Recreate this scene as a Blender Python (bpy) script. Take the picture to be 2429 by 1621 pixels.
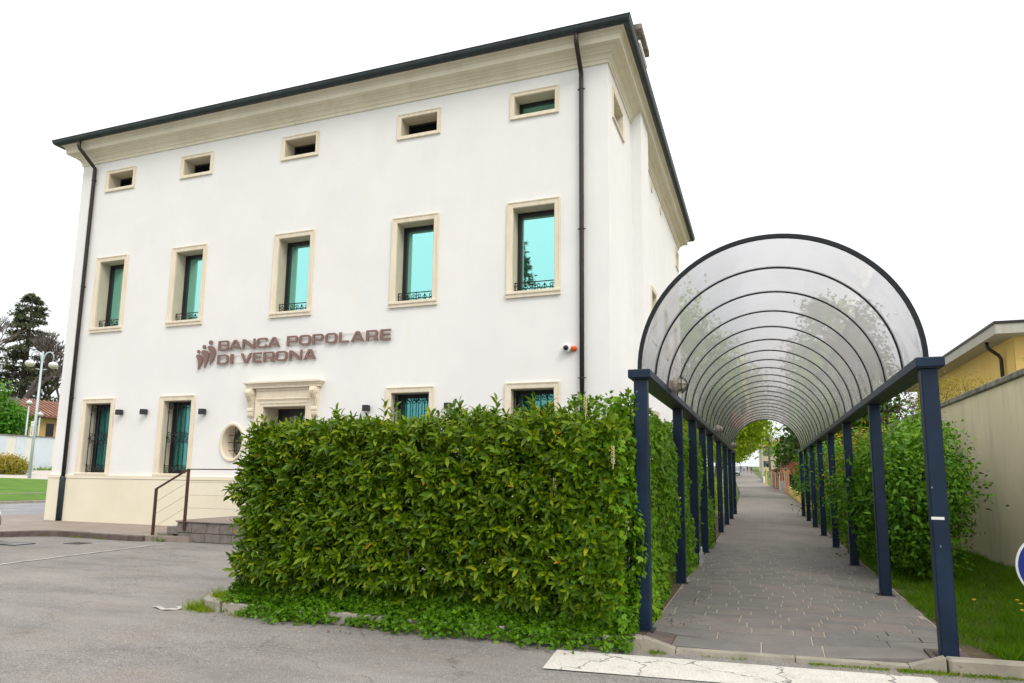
import bpy, math, random
import numpy as np
from mathutils import Matrix, Vector

for o in list(bpy.data.objects): bpy.data.objects.remove(o)
SC = bpy.context.scene
COL = SC.collection
random.seed(7)
RNG = np.random.default_rng(11)

# ---------------------------------------------------------------- camera
EYE = Vector((0, 0, 1.6))
YAW, PITCH, ROLL = -0.3494, 0.1404, 0.0112
fw = Vector((math.sin(YAW)*math.cos(PITCH), math.cos(YAW)*math.cos(PITCH), math.sin(PITCH)))
rt = Vector((math.cos(YAW), -math.sin(YAW), 0)); upv = rt.cross(fw)
R2 = math.cos(ROLL)*rt + math.sin(ROLL)*upv
U2 = -math.sin(ROLL)*rt + math.cos(ROLL)*upv
cam = bpy.data.cameras.new('camera')
cam.sensor_width = 36; cam.lens = 1604.856/2429*36
cam.shift_x = -9.705/2429; cam.shift_y = 89.63/2429
cam.clip_start = .05; cam.clip_end = 3000
camo = bpy.data.objects.new('camera', cam); COL.objects.link(camo)
m = Matrix((R2, U2, -fw)).transposed().to_4x4(); m.translation = EYE
camo.matrix_world = m
SC.camera = camo

# ---------------------------------------------------------------- sky, sun, exposure
SUN_DIR = Vector((.72, -.6, .95)).normalized()
w = bpy.data.worlds.new('World'); SC.world = w; w.use_nodes = True
nt = w.node_tree; nt.nodes.clear()
out = nt.nodes.new('ShaderNodeOutputWorld'); bg = nt.nodes.new('ShaderNodeBackground')
sky = nt.nodes.new('ShaderNodeTexSky'); sky.sky_type = 'NISHITA'; sky.sun_disc = False
sky.sun_elevation = math.asin(SUN_DIR.z); sky.sun_rotation = math.atan2(SUN_DIR.x, SUN_DIR.y)
sky.air_density = 1.0; sky.dust_density = 4.0
mx = nt.nodes.new('ShaderNodeMix'); mx.data_type = 'RGBA'
mx.inputs[0].default_value = .9
# overcast cloud deck: bluish white at the horizon, brighter and neutral overhead, the same all round
tc = nt.nodes.new('ShaderNodeTexCoord'); sp = nt.nodes.new('ShaderNodeSeparateXYZ'); nt.links.new(tc.outputs['Generated'], sp.inputs[0])
cr = nt.nodes.new('ShaderNodeValToRGB'); nt.links.new(sp.outputs[2], cr.inputs[0])
for i_, (p_, c_) in enumerate(((0., (.47,.49,.52)), (.3, (.60,.605,.61)), (1., (1.,.985,.96)))):
    if i_ == 2: cr.color_ramp.elements.new(.5)
for i_, (p_, c_) in enumerate(((0., (.47,.49,.52)), (.3, (.60,.605,.61)), (1., (1.,.985,.96)))):
    cr.color_ramp.elements[i_].position = p_; cr.color_ramp.elements[i_].color = (*c_, 1)
cs = nt.nodes.new('ShaderNodeVectorMath'); cs.operation = 'SCALE'; cs.inputs['Scale'].default_value = 20.5
nt.links.new(cr.outputs[0], cs.inputs[0]); nt.links.new(cs.outputs[0], mx.inputs[7])
nt.links.new(sky.outputs[0], mx.inputs[6]); nt.links.new(mx.outputs[2], bg.inputs[0])
bg.inputs[1].default_value = .1
nt.links.new(bg.outputs[0], out.inputs[0])
sl = bpy.data.lights.new('sun', 'SUN'); sl.energy = 1.5; sl.angle = math.radians(24); sl.color = (1, .95, .86)
so = bpy.data.objects.new('sun', sl); COL.objects.link(so)
so.rotation_euler = (-SUN_DIR).to_track_quat('-Z', 'Y').to_euler(); so.location = (10, -20, 30)
SC.view_settings.view_transform = 'Standard'; SC.view_settings.look = 'None'
SC.view_settings.exposure = 0.12; SC.view_settings.gamma = 1
SC.view_settings.use_curve_mapping = False

# ---------------------------------------------------------------- materials
def _nodes(name):
    mt = bpy.data.materials.new(name); mt.use_nodes = True
    n = mt.node_tree; b = n.nodes['Principled BSDF']
    return mt, n, b
def _noise(n, scale, detail=4, rough=.6, vec=None, stretch=None):
    g = n.nodes.new('ShaderNodeNewGeometry') if vec is None else None
    v = g.outputs['Position'] if g else vec
    if stretch:
        mp = n.nodes.new('ShaderNodeMapping'); mp.inputs['Scale'].default_value = stretch
        n.links.new(v, mp.inputs['Vector']); v = mp.outputs[0]
    t = n.nodes.new('ShaderNodeTexNoise'); t.inputs['Scale'].default_value = scale
    t.inputs['Detail'].default_value = detail; t.inputs['Roughness'].default_value = rough
    n.links.new(v, t.inputs['Vector'])
    return t.outputs['Fac']
def _ramp(n, fac, stops):
    r = n.nodes.new('ShaderNodeValToRGB'); e = r.color_ramp.elements
    while len(e) < len(stops): e.new(.5)
    for i, (p, c) in enumerate(stops):
        e[i].position = p; e[i].color = (c[0], c[1], c[2], 1) if hasattr(c, '__len__') else (c, c, c, 1)
    n.links.new(fac, r.inputs[0]); return r.outputs[0]
def _mix(n, fac, a, b, mode='MIX'):
    x = n.nodes.new('ShaderNodeMix'); x.data_type = 'RGBA'; x.blend_type = mode
    for sock, val in ((0, fac), (6, a), (7, b)):
        if hasattr(val, 'is_output'): n.links.new(val, x.inputs[sock])
        elif sock == 0: x.inputs[0].default_value = val
        else: x.inputs[sock].default_value = (*val, 1)
    return x.outputs[2]
def _bump(n, b, h, strength, dist=.01):
    u = n.nodes.new('ShaderNodeBump'); u.inputs['Strength'].default_value = strength; u.inputs['Distance'].default_value = dist
    n.links.new(h, u.inputs['Height']); n.links.new(u.outputs[0], b.inputs['Normal'])
def M(name, c, c2=None, rough=.6, scale=3, lo=.35, hi=.65, bump=0, bscale=60, bdist=.01, metallic=0, spec=.5, stretch=None, speck=None):
    mt, n, b = _nodes(name)
    b.inputs['Roughness'].default_value = rough; b.inputs['Metallic'].default_value = metallic
    b.inputs['Specular IOR Level'].default_value = spec
    col = None
    if c2 is not None:
        col = _ramp(n, _noise(n, scale, 5, .62, stretch=stretch), [(lo, c), (hi, c2)])
        if speck:
            s = _ramp(n, _noise(n, speck[0], 2, .5), [(speck[1], 0.), (speck[1]+.06, 1.)])
            col = _mix(n, s, col, speck[2])
        n.links.new(col, b.inputs['Base Color'])
    else: b.inputs['Base Color'].default_value = (*c, 1)
    if bump: _bump(n, b, _noise(n, bscale, 4), bump, bdist)
    return mt
def FOL(name, cols, rough=.4, trans=.25, spec=.4):
    """leaf material: colour by the leaf's own tint"""
    mt, n, b = _nodes(name)
    a = n.nodes.new('ShaderNodeAttribute'); a.attribute_name = 'tint'
    k = len(cols)
    col = _ramp(n, a.outputs['Fac'], [(i/(k-1), c) for i, c in enumerate(cols)])
    n.links.new(col, b.inputs['Base Color'])
    b.inputs['Roughness'].default_value = rough; b.inputs['Specular IOR Level'].default_value = spec
    if trans:
        t = n.nodes.new('ShaderNodeBsdfTranslucent'); n.links.new(_mix(n, 1., col, (1.5, 1.6, .6), 'MULTIPLY'), t.inputs[0])
        x = n.nodes.new('ShaderNodeMixShader'); x.inputs[0].default_value = trans
        n.links.new(b.outputs[0], x.inputs[1]); n.links.new(t.outputs[0], x.inputs[2])
        n.links.new(x.outputs[0], n.nodes['Material Output'].inputs[0])
    return mt

# ---------------------------------------------------------------- mesh helpers
class MB:
    def __init__(s): s.v = []; s.f = []; s.mi = []; s.cm = 0
    def add(s, vs, fs):
        k = len(s.v); s.v += [tuple(p) for p in vs]; s.f += [tuple(i+k for i in f) for f in fs]; s.mi += [s.cm]*len(fs); return s
    def box(s, x0, x1, y0, y1, z0, z1, b=0):
        if b <= 0:
            return s.add([(x0,y0,z0),(x1,y0,z0),(x1,y1,z0),(x0,y1,z0),(x0,y0,z1),(x1,y0,z1),(x1,y1,z1),(x0,y1,z1)],
                         [(0,3,2,1),(4,5,6,7),(0,1,5,4),(1,2,6,5),(2,3,7,6),(3,0,4,7)])
        return s.cbox(((x0+x1)/2,(y0+y1)/2,(z0+z1)/2), (x1-x0,y1-y0,z1-z0), b)
    def cbox(s, c, d, b=0, rot=None):
        """box with chamfered edges"""
        hx, hy, hz = d[0]/2, d[1]/2, d[2]/2
        b = min(b, hx*.9, hy*.9, hz*.9)
        vs = []; ix = {}
        for sx in (-1,1):
            for sy in (-1,1):
                for sz in (-1,1):
                    if b > 0:
                        for a, p in (('x',(sx*hx,sy*(hy-b),sz*(hz-b))),('y',(sx*(hx-b),sy*hy,sz*(hz-b))),('z',(sx*(hx-b),sy*(hy-b),sz*hz))):
                            ix[(a,sx,sy,sz)] = len(vs); vs.append(p)
                    else:
                        for a in 'xyz': ix[(a,sx,sy,sz)] = len(vs)
                        vs.append((sx*hx,sy*hy,sz*hz))
        fs = []
        for sg in (-1,1):
            q = [(-1,-1),(1,-1),(1,1),(-1,1)]
            for a in 'xyz':
                f = [ix[(a, *( (sg,u,v) if a=='x' else (v,sg,u) if a=='y' else (u,v,sg)))] for u,v in q]
                fs.append(f if sg > 0 else f[::-1])
        if b > 0:
            for u in (-1,1):
                for v in (-1,1):
                    f = [ix[('y',-1,u,v)],ix[('y',1,u,v)],ix[('z',1,u,v)],ix[('z',-1,u,v)]]; fs.append(f if u*v < 0 else f[::-1])
                    f = [ix[('x',u,-1,v)],ix[('x',u,1,v)],ix[('z',u,1,v)],ix[('z',u,-1,v)]]; fs.append(f if u*v > 0 else f[::-1])
                    f = [ix[('x',u,v,-1)],ix[('x',u,v,1)],ix[('y',u,v,1)],ix[('y',u,v,-1)]]; fs.append(f if u*v < 0 else f[::-1])
            for sx in (-1,1):
                for sy in (-1,1):
                    for sz in (-1,1):
                        f = [ix[('x',sx,sy,sz)],ix[('y',sx,sy,sz)],ix[('z',sx,sy,sz)]]; fs.append(f if sx*sy*sz > 0 else f[::-1])
        out = []
        for p in vs:
            p = Vector(p)
            if rot is not None: p = rot @ p
            out.append((p.x+c[0], p.y+c[1], p.z+c[2]))
        return s.add(out, fs)
    def tube(s, pts, r, n=8, cap=True, sq=False):
        pts = [Vector(p) for p in pts]; k = len(pts)
        rs = r if hasattr(r, '__len__') else [r]*k
        vs = []; prev = None
        for i, p in enumerate(pts):
            t = (pts[min(i+1,k-1)] - pts[max(i-1,0)]).normalized()
            if prev is None:
                a = Vector((0,0,1)) if abs(t.z) < .9 else Vector((1,0,0))
                prev = (a - t*a.dot(t)).normalized()
            else:
                q = prev - t*prev.dot(t)
                prev = q.normalized() if q.length > 1e-6 else prev
            c = t.cross(prev)
            for j in range(n):
                an = 2*math.pi*(j+(.5 if sq else 0))/n
                vs.append(p + (prev*math.cos(an) + c*math.sin(an))*rs[i])
        fs = [(i*n+j, i*n+(j+1)%n, (i+1)*n+(j+1)%n, (i+1)*n+j) for i in range(k-1) for j in range(n)]
        if cap: fs += [tuple(range(n))[::-1], tuple((k-1)*n+j for j in range(n))]
        return s.add(vs, fs)
    def prism(s, poly, a, b, axis='z'):
        """extrude a 2D polygon along an axis (x: poly=(y,z); y: poly=(x,z); z: poly=(x,y))"""
        def P(p, t): return {'x':(t,p[0],p[1]),'y':(p[0],t,p[1]),'z':(p[0],p[1],t)}[axis]
        k = len(poly); vs = [P(p,a) for p in poly]+[P(p,b) for p in poly]
        ar = sum(poly[i][0]*poly[(i+1)%k][1]-poly[(i+1)%k][0]*poly[i][1] for i in range(k))
        flip = (ar < 0) ^ (axis == 'y') ^ (b < a)
        fs = [tuple(range(k))[::-1], tuple(range(k,2*k))]+[(i,(i+1)%k,(i+1)%k+k,i+k) for i in range(k)]
        return s.add(vs, [f[::-1] for f in fs] if flip else fs)
    def lathe(s, prof, c, axis='z', n=20, sx=1, sy=1):
        """prof: (radius, height)"""
        vs = []
        for r, h in prof:
            for j in range(n):
                a = 2*math.pi*j/n; u, v = r*math.cos(a)*sx, r*math.sin(a)*sy
                p = {'z':(u,v,h),'y':(u,h,v),'x':(h,u,v)}[axis]
                vs.append((p[0]+c[0],p[1]+c[1],p[2]+c[2]))
        k = len(prof)
        fs = [(i*n+j, i*n+(j+1)%n, (i+1)*n+(j+1)%n, (i+1)*n+j) for i in range(k-1) for j in range(n)]
        fs += [tuple(range(n))[::-1], tuple((k-1)*n+j for j in range(n))]
        if axis == 'y': fs = [f[::-1] for f in fs]
        return s.add(vs, fs)
    def loops(s, rings, close=False):
        """skin successive equal-length closed rings"""
        n = len(rings[0]); vs = [p for r in rings for p in r]
        fs = [(i*n+j, i*n+(j+1)%n, (i+1)*n+(j+1)%n, (i+1)*n+j) for i in range(len(rings)-1) for j in range(n)]
        return s.add(vs, fs)
    def build(s, name, mat, parent=None, smooth=False, kind=None, label=None, cat=None, group=None):
        me = bpy.data.meshes.new(name)
        off = WO(parent) if parent else Vector((0,0,0))
        me.from_pydata([(p[0]-off.x, p[1]-off.y, p[2]-off.z) for p in s.v], [], s.f)
        for mt in (mat if isinstance(mat, (list, tuple)) else [mat]): me.materials.append(mt)
        if isinstance(mat, (list, tuple)): me.polygons.foreach_set('material_index', s.mi)
        if smooth: me.polygons.foreach_set('use_smooth', [True]*len(me.polygons))
        me.update()
        return link(name, me, parent, kind, label, cat, group)
WOFF = {}
def WO(o): return WOFF.get(o.name, Vector((0,0,0)))
def link(name, me, parent=None, kind=None, label=None, cat=None, group=None, loc=None):
    o = bpy.data.objects.new(name, me); COL.objects.link(o)
    if parent: o.parent = parent
    WOFF[o.name] = WO(parent).copy() if parent else Vector((0,0,0))
    tag(o, label, cat, group, kind); return o
def tag(o, label=None, cat=None, group=None, kind=None):
    if label: o['label'] = label
    if cat: o['category'] = cat
    if group: o['group'] = group
    if kind: o['kind'] = kind
def thing(name, label, cat, loc, group=None):
    o = bpy.data.objects.new(name, None); COL.objects.link(o); o.location = loc
    o.empty_display_size = .2; WOFF[o.name] = Vector(loc); tag(o, label, cat, group); return o
def copy_tree(o, parent=None, loc=None, label=None, rotz=None, scale=None):
    c = o.copy(); COL.objects.link(c); c.parent = parent
    if parent is None:
        if loc is not None: c.location = loc
        if rotz is not None: c.rotation_euler = (0,0,rotz)
        if scale is not None: c.scale = (scale,)*3
        if label: c['label'] = label
    for ch in o.children: copy_tree(ch, c)
    return c
def recentre(o, loc):
    """move a one-mesh thing's origin to its base"""
    off = Vector(loc); o.data.transform(Matrix.Translation(-off)); o.location = off; return o

# leaves -----------------------------------------------------------------
LAUREL = (np.array([(0,0,0),(.3,0,-.02),(.68,0,-.05),(1,0,-.16),(.27,.145,.045),(.66,.15,.02),(.27,-.145,.045),(.66,-.15,.02),(.0,.012,0)]),
          [(0,6,1),(0,1,4),(1,6,7),(1,7,2),(1,2,5),(1,5,4),(2,7,3),(2,3,5)])
OVATE = (np.array([(0,0,0),(.45,0,-.04),(1,0,-.14),(.4,.24,.05),(.4,-.24,.05)]), [(0,4,1),(0,1,3),(1,4,2),(1,2,3)])
IVY = (np.array([(0,0,0),(.38,0,-.03),(1,0,-.1),(.5,.22,0),(.62,.5,.0),(.12,.42,.03),(.5,-.22,0),(.62,-.5,0),(.12,-.42,.03)]),
       [(0,1,5),(1,4,5),(1,3,4),(1,2,3),(0,8,1),(1,8,7),(1,7,6),(1,6,2)])
BLADE = (np.array([(0,.5,0),(0,-.5,0),(.55,.38,.05),(.55,-.38,.05),(1,0,.25)]), [(0,1,3),(0,3,2),(2,3,4)])
QUADL = (np.array([(0,0,0),(.5,.32,.06),(1,0,-.08),(.5,-.32,.06)]), [(0,3,2),(0,2,1)])
def nrm(a): return a/np.maximum(np.linalg.norm(a, axis=1, keepdims=True), 1e-9)
def leaf_mesh(name, tpl, P, D, N, L, W, tint, mat):
    tv, tf = tpl; n, k = len(P), len(tv)
    D = nrm(D); S = nrm(np.cross(N, D)); N = np.cross(D, S)
    L = np.broadcast_to(L, n)[:,None,None]; W = np.broadcast_to(W, n)[:,None,None]
    V = P[:,None,:] + D[:,None,:]*tv[None,:,0:1]*L + S[:,None,:]*tv[None,:,1:2]*W + N[:,None,:]*tv[None,:,2:3]*L
    F = (np.array(tf)[None]+(np.arange(n)*k)[:,None,None]).reshape(-1,3)
    me = bpy.data.meshes.new(name)
    me.vertices.add(n*k); me.vertices.foreach_set('co', V.reshape(-1).astype(np.float32))
    me.loops.add(F.size); me.loops.foreach_set('vertex_index', F.reshape(-1).astype(np.int32))
    me.polygons.add(len(F)); me.polygons.foreach_set('loop_start', np.arange(0, F.size, 3, dtype=np.int32))
    me.polygons.foreach_set('use_smooth', np.ones(len(F), dtype=bool))
    a = me.attributes.new('tint', 'FLOAT', 'POINT'); a.data.foreach_set('value', np.repeat(np.clip(tint,0,1), k).astype(np.float32))
    me.update(calc_edges=True); me.materials.append(mat); return me
def rnd(n, s=1.): return RNG.normal(0, s, (n,3))
def uni(n, a, b): return RNG.uniform(a, b, n)

# ================================================================ material palette
def asphalt():
    mt, n, b = _nodes('asphalt')
    big = _ramp(n, _noise(n, .75, 8, .72, stretch=(.55,1.5,1)), [(.28, (.135,.128,.12)), (.45, (.205,.194,.183)), (.6, (.25,.237,.222)), (.75, (.29,.274,.256))])
    tan = _ramp(n, _noise(n, .9, 5, .7, stretch=(1,2.2,1)), [(.52, 0.), (.75, .55)])
    c = _mix(n, tan, big, (.245,.2,.16))
    fine = _ramp(n, _noise(n, 95, 3, .7), [(.36, .5), (.5, 1.), (.68, 1.6)])
    c = _mix(n, .85, c, fine, 'MULTIPLY')
    v = n.nodes.new('ShaderNodeTexVoronoi'); v.inputs['Scale'].default_value = 70
    g = n.nodes.new('ShaderNodeNewGeometry'); n.links.new(g.outputs['Position'], v.inputs['Vector'])
    pale = _ramp(n, v.outputs['Color'], [(.80, 0.), (.86, .6)])
    c = _mix(n, pale, c, (.36,.34,.31))
    oil = _ramp(n, _noise(n, 2.1, 5, .6), [(.63, 0.), (.74, .5)])
    c = _mix(n, oil, c, (.085,.08,.075))
    # long cracks
    vc = n.nodes.new('ShaderNodeTexVoronoi'); vc.feature = 'DISTANCE_TO_EDGE'; vc.inputs['Scale'].default_value = .32
    wn = n.nodes.new('ShaderNodeTexNoise'); wn.inputs['Scale'].default_value = 2.2; wn.inputs['Detail'].default_value = 6
    n.links.new(g.outputs['Position'], wn.inputs['Vector'])
    va = n.nodes.new('ShaderNodeVectorMath'); va.operation = 'MULTIPLY_ADD'; va.inputs[1].default_value = (.7,.7,.7)
    n.links.new(wn.outputs['Color'], va.inputs[0]); n.links.new(g.outputs['Position'], va.inputs[2]); n.links.new(va.outputs[0], vc.inputs['Vector'])
    cr = _ramp(n, vc.outputs['Distance'], [(.0, .45), (.0035, 0.)])
    c = _mix(n, cr, c, (.05,.048,.045))
    n.links.new(c, b.inputs['Base Color']); b.inputs['Roughness'].default_value = .88; b.inputs['Specular IOR Level'].default_value = .25
    _bump(n, b, _noise(n, 110, 3, .7), .55, .006); return mt
MA = {}
MA['asphalt'] = asphalt()
MA['road'] = M('road_asphalt', (.2,.2,.215), (.26,.26,.275), .85, scale=.7, bump=.3, bscale=80)
MA['earth'] = M('earth_grass', (.06,.11,.02), (.1,.15,.035), .95, scale=1.4, bump=.6, bscale=14, bdist=.05)
MA['soil'] = M('soil', (.07,.05,.03), (.12,.085,.05), .95, scale=6, bump=.7, bscale=40, bdist=.02)
MA['lawn'] = M('lawn', (.06,.15,.004), (.1,.21,.006), .9, scale=1.2, bump=.8, bscale=45, bdist=.04)
MA['porphyry'] = M('porphyry_paving', (.225,.18,.155), (.29,.24,.21), .75, scale=1.8, bump=.3, bscale=35, speck=(70,.62,(.26,.22,.2)))
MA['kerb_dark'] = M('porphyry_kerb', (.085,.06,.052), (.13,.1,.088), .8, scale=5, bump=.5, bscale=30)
MA['kerb'] = M('concrete_kerb', (.27,.25,.205), (.36,.33,.27), .9, scale=4, bump=.5, bscale=70, speck=(9,.66,(.16,.15,.1)))
MA['mortar'] = M('mortar_joint', (.34,.3,.245), (.42,.37,.3), .95, scale=9, bump=.3)
SLAB = [M('paving_slab_%d' % i, a, b_, .7, scale=4, bump=.35, bscale=45, bdist=.006, speck=(60,.63,c_)) for i, (a, b_, c_) in enumerate((
    ((.15,.139,.129),(.187,.172,.159),(.235,.215,.198)), ((.14,.132,.126),(.176,.164,.155),(.225,.21,.197)),
    ((.165,.143,.13),(.203,.177,.16),(.245,.215,.196)), ((.132,.124,.118),(.166,.155,.147),(.215,.2,.188))))]
def plaster(name, a, b_, stain, streak=.3):
    mt, n, b = _nodes(name)
    c = _ramp(n, _noise(n, .8, 6, .6), [(.36, a), (.64, b_)])
    s = _ramp(n, _noise(n, 1.5, 5, .65, stretch=(1.6,1.6,.35)), [(.52, 0.), (.78, streak)])
    c = _mix(n, s, c, stain)
    n.links.new(c, b.inputs['Base Color']); b.inputs['Roughness'].default_value = .85; b.inputs['Specular IOR Level'].default_value = .2
    _bump(n, b, _noise(n, 35, 5, .65), .12, .006); return mt
MA['plaster'] = plaster('white_plaster', (.75,.75,.74), (.79,.787,.77), (.76,.71,.61), .3)
MA['plinth'] = plaster('cream_plinth_plaster', (.72,.67,.52), (.77,.72,.575), (.7,.61,.45), .4)
MA['cornice'] = plaster('cornice_plaster', (.69,.64,.51), (.75,.7,.57), (.55,.49,.35), .5)
MA['stone'] = M('cream_limestone', (.69,.6,.45), (.76,.69,.56), .75, scale=2.2, bump=.15, bscale=40, stretch=(4,4,.7))
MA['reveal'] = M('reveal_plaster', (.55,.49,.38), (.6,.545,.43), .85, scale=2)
MA['zinc'] = M('dark_gutter_metal', (.018,.026,.03), (.03,.042,.046), .45, scale=6, metallic=.3, bump=.1, bscale=25)
MA['copper'] = M('brown_downpipe_metal', (.02,.014,.012), (.03,.021,.019), .45, scale=5, metallic=.3)
MA['cast'] = M('cast_iron_blue_grey', (.016,.03,.038), (.025,.042,.052), .5, scale=6, metallic=.2)
MA['oldtile'] = M('weathered_roof_tile', (.2,.1,.075), (.31,.165,.12), .9, scale=1.6, bump=.3)
MA['tile'] = M('terracotta_tile', (.42,.14,.07), (.55,.24,.13), .85, scale=4, bump=.3)
MA['frame'] = M('dark_window_frame', (.012,.011,.014), None, .4)
MA['iron'] = M('wrought_iron', (.012,.013,.015), None, .5, metallic=.4)
MA['louvre'] = M('dark_louvre', (.02,.02,.024), None, .55)
def glass(name, tint, base, refl=.75, rough=.015):
    """solar control glazing: strong tinted mirror over a dark body"""
    mt, n, b = _nodes(name)
    b.inputs['Base Color'].default_value = (*base, 1); b.inputs['Roughness'].default_value = .3
    g = n.nodes.new('ShaderNodeBsdfGlossy'); g.inputs['Color'].default_value = (*tint, 1); g.inputs['Roughness'].default_value = rough
    u = n.nodes.new('ShaderNodeBump'); u.inputs['Strength'].default_value = .02; u.inputs['Distance'].default_value = .02
    n.links.new(_noise(n, 1.2, 1), u.inputs['Height']); n.links.new(u.outputs[0], g.inputs['Normal'])
    x = n.nodes.new('ShaderNodeMixShader'); x.inputs[0].default_value = refl
    n.links.new(b.outputs[0], x.inputs[1]); n.links.new(g.outputs[0], x.inputs[2])
    n.links.new(x.outputs[0], n.nodes['Material Output'].inputs[0]); return mt
MA['glass'] = glass('solar_glass', (.40,.92,.87), (.02,.09,.075), .78)
MA['glass2'] = glass('ground_floor_glass', (.16,.62,.62), (.01,.06,.06), .62)
MA['farglass'] = glass('plain_dark_glass', (.5,.55,.58), (.01,.012,.014), .3)
MA['blind'] = M('teal_blind', (.05,.33,.32), None, .5)
MA['sign'] = M('brown_letter_enamel', (.19,.105,.088), (.21,.118,.098), .45, scale=8)
MA['rail'] = M('cream_rail', (.62,.56,.42), None, .5)
MA['rust'] = M('brown_steel', (.06,.022,.016), (.09,.036,.026), .55, scale=12, metallic=.3)
MA['steelwire'] = M('steel_wire', (.45,.43,.4), None, .4, metallic=.8)
MA['block'] = M('grey_stone_block', (.13,.115,.1), (.21,.185,.165), .85, scale=6, bump=.5, bscale=40)
def navy():
    mt, n, b = _nodes('navy_painted_steel')
    c = _ramp(n, _noise(n, 2.5, 4), [(.35, (.004,.014,.034)), (.65, (.007,.024,.055))])
    ch = _ramp(n, _noise(n, 16, 3, .5), [(.735, 0.), (.755, 1.)])
    c = _mix(n, ch, c, (.22,.26,.27))
    n.links.new(c, b.inputs['Base Color']); b.inputs['Roughness'].default_value = .42; b.inputs['Specular IOR Level'].default_value = .3
    _bump(n, b, _noise(n, 30, 2), .08, .004); return mt
MA['navy'] = navy()
MA['rib'] = M('dark_rib_metal', (.006,.008,.012), (.011,.013,.017), .45, scale=6, spec=.3)
MA['beam'] = M('beam_metal', (.03,.034,.042), (.055,.055,.06), .5, scale=7, metallic=.2)
def sheet():
    mt, n, b = _nodes('smoked_acrylic_sheet')
    n.nodes.remove(b)
    t = n.nodes.new('ShaderNodeBsdfTransparent')
    dirt = _ramp(n, _noise(n, 1.6, 5, .6, stretch=(1,.5,1)), [(.3, (.63,.635,.665)), (.5, (.57,.575,.6)), (.72, (.47,.465,.475))])
    n.links.new(dirt, t.inputs[0])
    g = n.nodes.new('ShaderNodeBsdfGlossy'); g.inputs['Roughness'].default_value = .03; g.inputs['Color'].default_value = (.8,.8,.82,1)
    u = n.nodes.new('ShaderNodeBump'); u.inputs['Strength'].default_value = .25; u.inputs['Distance'].default_value = .03
    n.links.new(_noise(n, 1.3, 2), u.inputs['Height']); n.links.new(u.outputs[0], g.inputs['Normal'])
    fr = n.nodes.new('ShaderNodeFresnel'); fr.inputs[0].default_value = 1.5; n.links.new(u.outputs[0], fr.inputs['Normal'])
    d = n.nodes.new('ShaderNodeBsdfTranslucent'); d.inputs[0].default_value = (.68,.675,.68,1)
    x0 = n.nodes.new('ShaderNodeMixShader'); x0.inputs[0].default_value = .43
    n.links.new(t.outputs[0], x0.inputs[1]); n.links.new(d.outputs[0], x0.inputs[2])
    x = n.nodes.new('ShaderNodeMixShader'); n.links.new(fr.outputs[0], x.inputs[0])
    n.links.new(x0.outputs[0], x.inputs[1]); n.links.new(g.outputs[0], x.inputs[2])
    n.links.new(x.outputs[0], n.nodes['Material Output'].inputs[0]); return mt
MA['sheet'] = sheet()
def paint():
    mt, n, b = _nodes('worn_white_road_paint')
    wear = _ramp(n, _noise(n, 3.5, 8, .75), [(.40, 0.), (.56, .2), (.7, 1.)])
    sp = _ramp(n, _noise(n, 80, 3, .6), [(.55, 0.), (.64, .7)])
    c = _mix(n, wear, (.64,.62,.57), (.4,.38,.34)); c = _mix(n, sp, c, (.27,.25,.23))
    g = n.nodes.new('ShaderNodeNewGeometry')
    vc = n.nodes.new('ShaderNodeTexVoronoi'); vc.feature = 'DISTANCE_TO_EDGE'; vc.inputs['Scale'].default_value = 1.1
    wn = n.nodes.new('ShaderNodeTexNoise'); wn.inputs['Scale'].default_value = 6; wn.inputs['Detail'].default_value = 5
    n.links.new(g.outputs['Position'], wn.inputs['Vector'])
    va = n.nodes.new('ShaderNodeVectorMath'); va.operation = 'MULTIPLY_ADD'; va.inputs[1].default_value = (.3,.3,.3)
    n.links.new(wn.outputs['Color'], va.inputs[0]); n.links.new(g.outputs['Position'], va.inputs[2]); n.links.new(va.outputs[0], vc.inputs['Vector'])
    cr = _ramp(n, vc.outputs['Distance'], [(.0, 1.), (.011, 0.)])
    c = _mix(n, cr, c, (.07,.065,.06))
    n.links.new(c, b.inputs['Base Color']); b.inputs['Roughness'].default_value = .8
    _bump(n, b, _noise(n, 90, 3), .4, .005); return mt
MA['paint'] = paint()
MA['thinpaint'] = M('faded_paint', (.28,.265,.245), (.52,.5,.46), .85, scale=2.5)
MA['gwall'] = plaster('yellow_grey_garden_wall', (.63,.565,.4), (.69,.62,.44), (.45,.41,.31), .75)
MA['coping'] = M('weathered_coping', (.10,.095,.08), (.27,.25,.2), .95, scale=5, bump=.5, bscale=30)
MA['yellow'] = plaster('yellow_house_plaster', (.68,.49,.16), (.73,.54,.19), (.6,.44,.19), .4)
MA['eave'] = M('pale_concrete_eave', (.38,.375,.33), (.45,.44,.39), .85, scale=3, stretch=(3,3,.6))
MA['grey'] = M('grey_metal', (.30,.32,.34), (.36,.38,.4), .45, scale=4, metallic=.3)
MA['white'] = M('white_plastic', (.72,.73,.72), None, .35)
MA['black'] = M('black_plastic', (.012,.012,.014), None, .3)
MA['orange'] = M('orange_lens', (.8,.13,.02), None, .25)
MA['blue'] = M('blue_sign_face', (.004,.02,.22), None, .3)
MA['bark'] = M('bark', (.06,.045,.035), (.12,.095,.075), .95, scale=9, bump=.8, bscale=25, bdist=.02)
MA['twig'] = M('grey_twig', (.085,.07,.065), (.13,.11,.1), .9, scale=5)
MA['lampglass'] = M('frosted_lamp_glass', (.45,.43,.34), None, .35)
MA['beige'] = M('beige_lamp_body', (.33,.29,.23), (.38,.33,.27), .6, scale=20)
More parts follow.
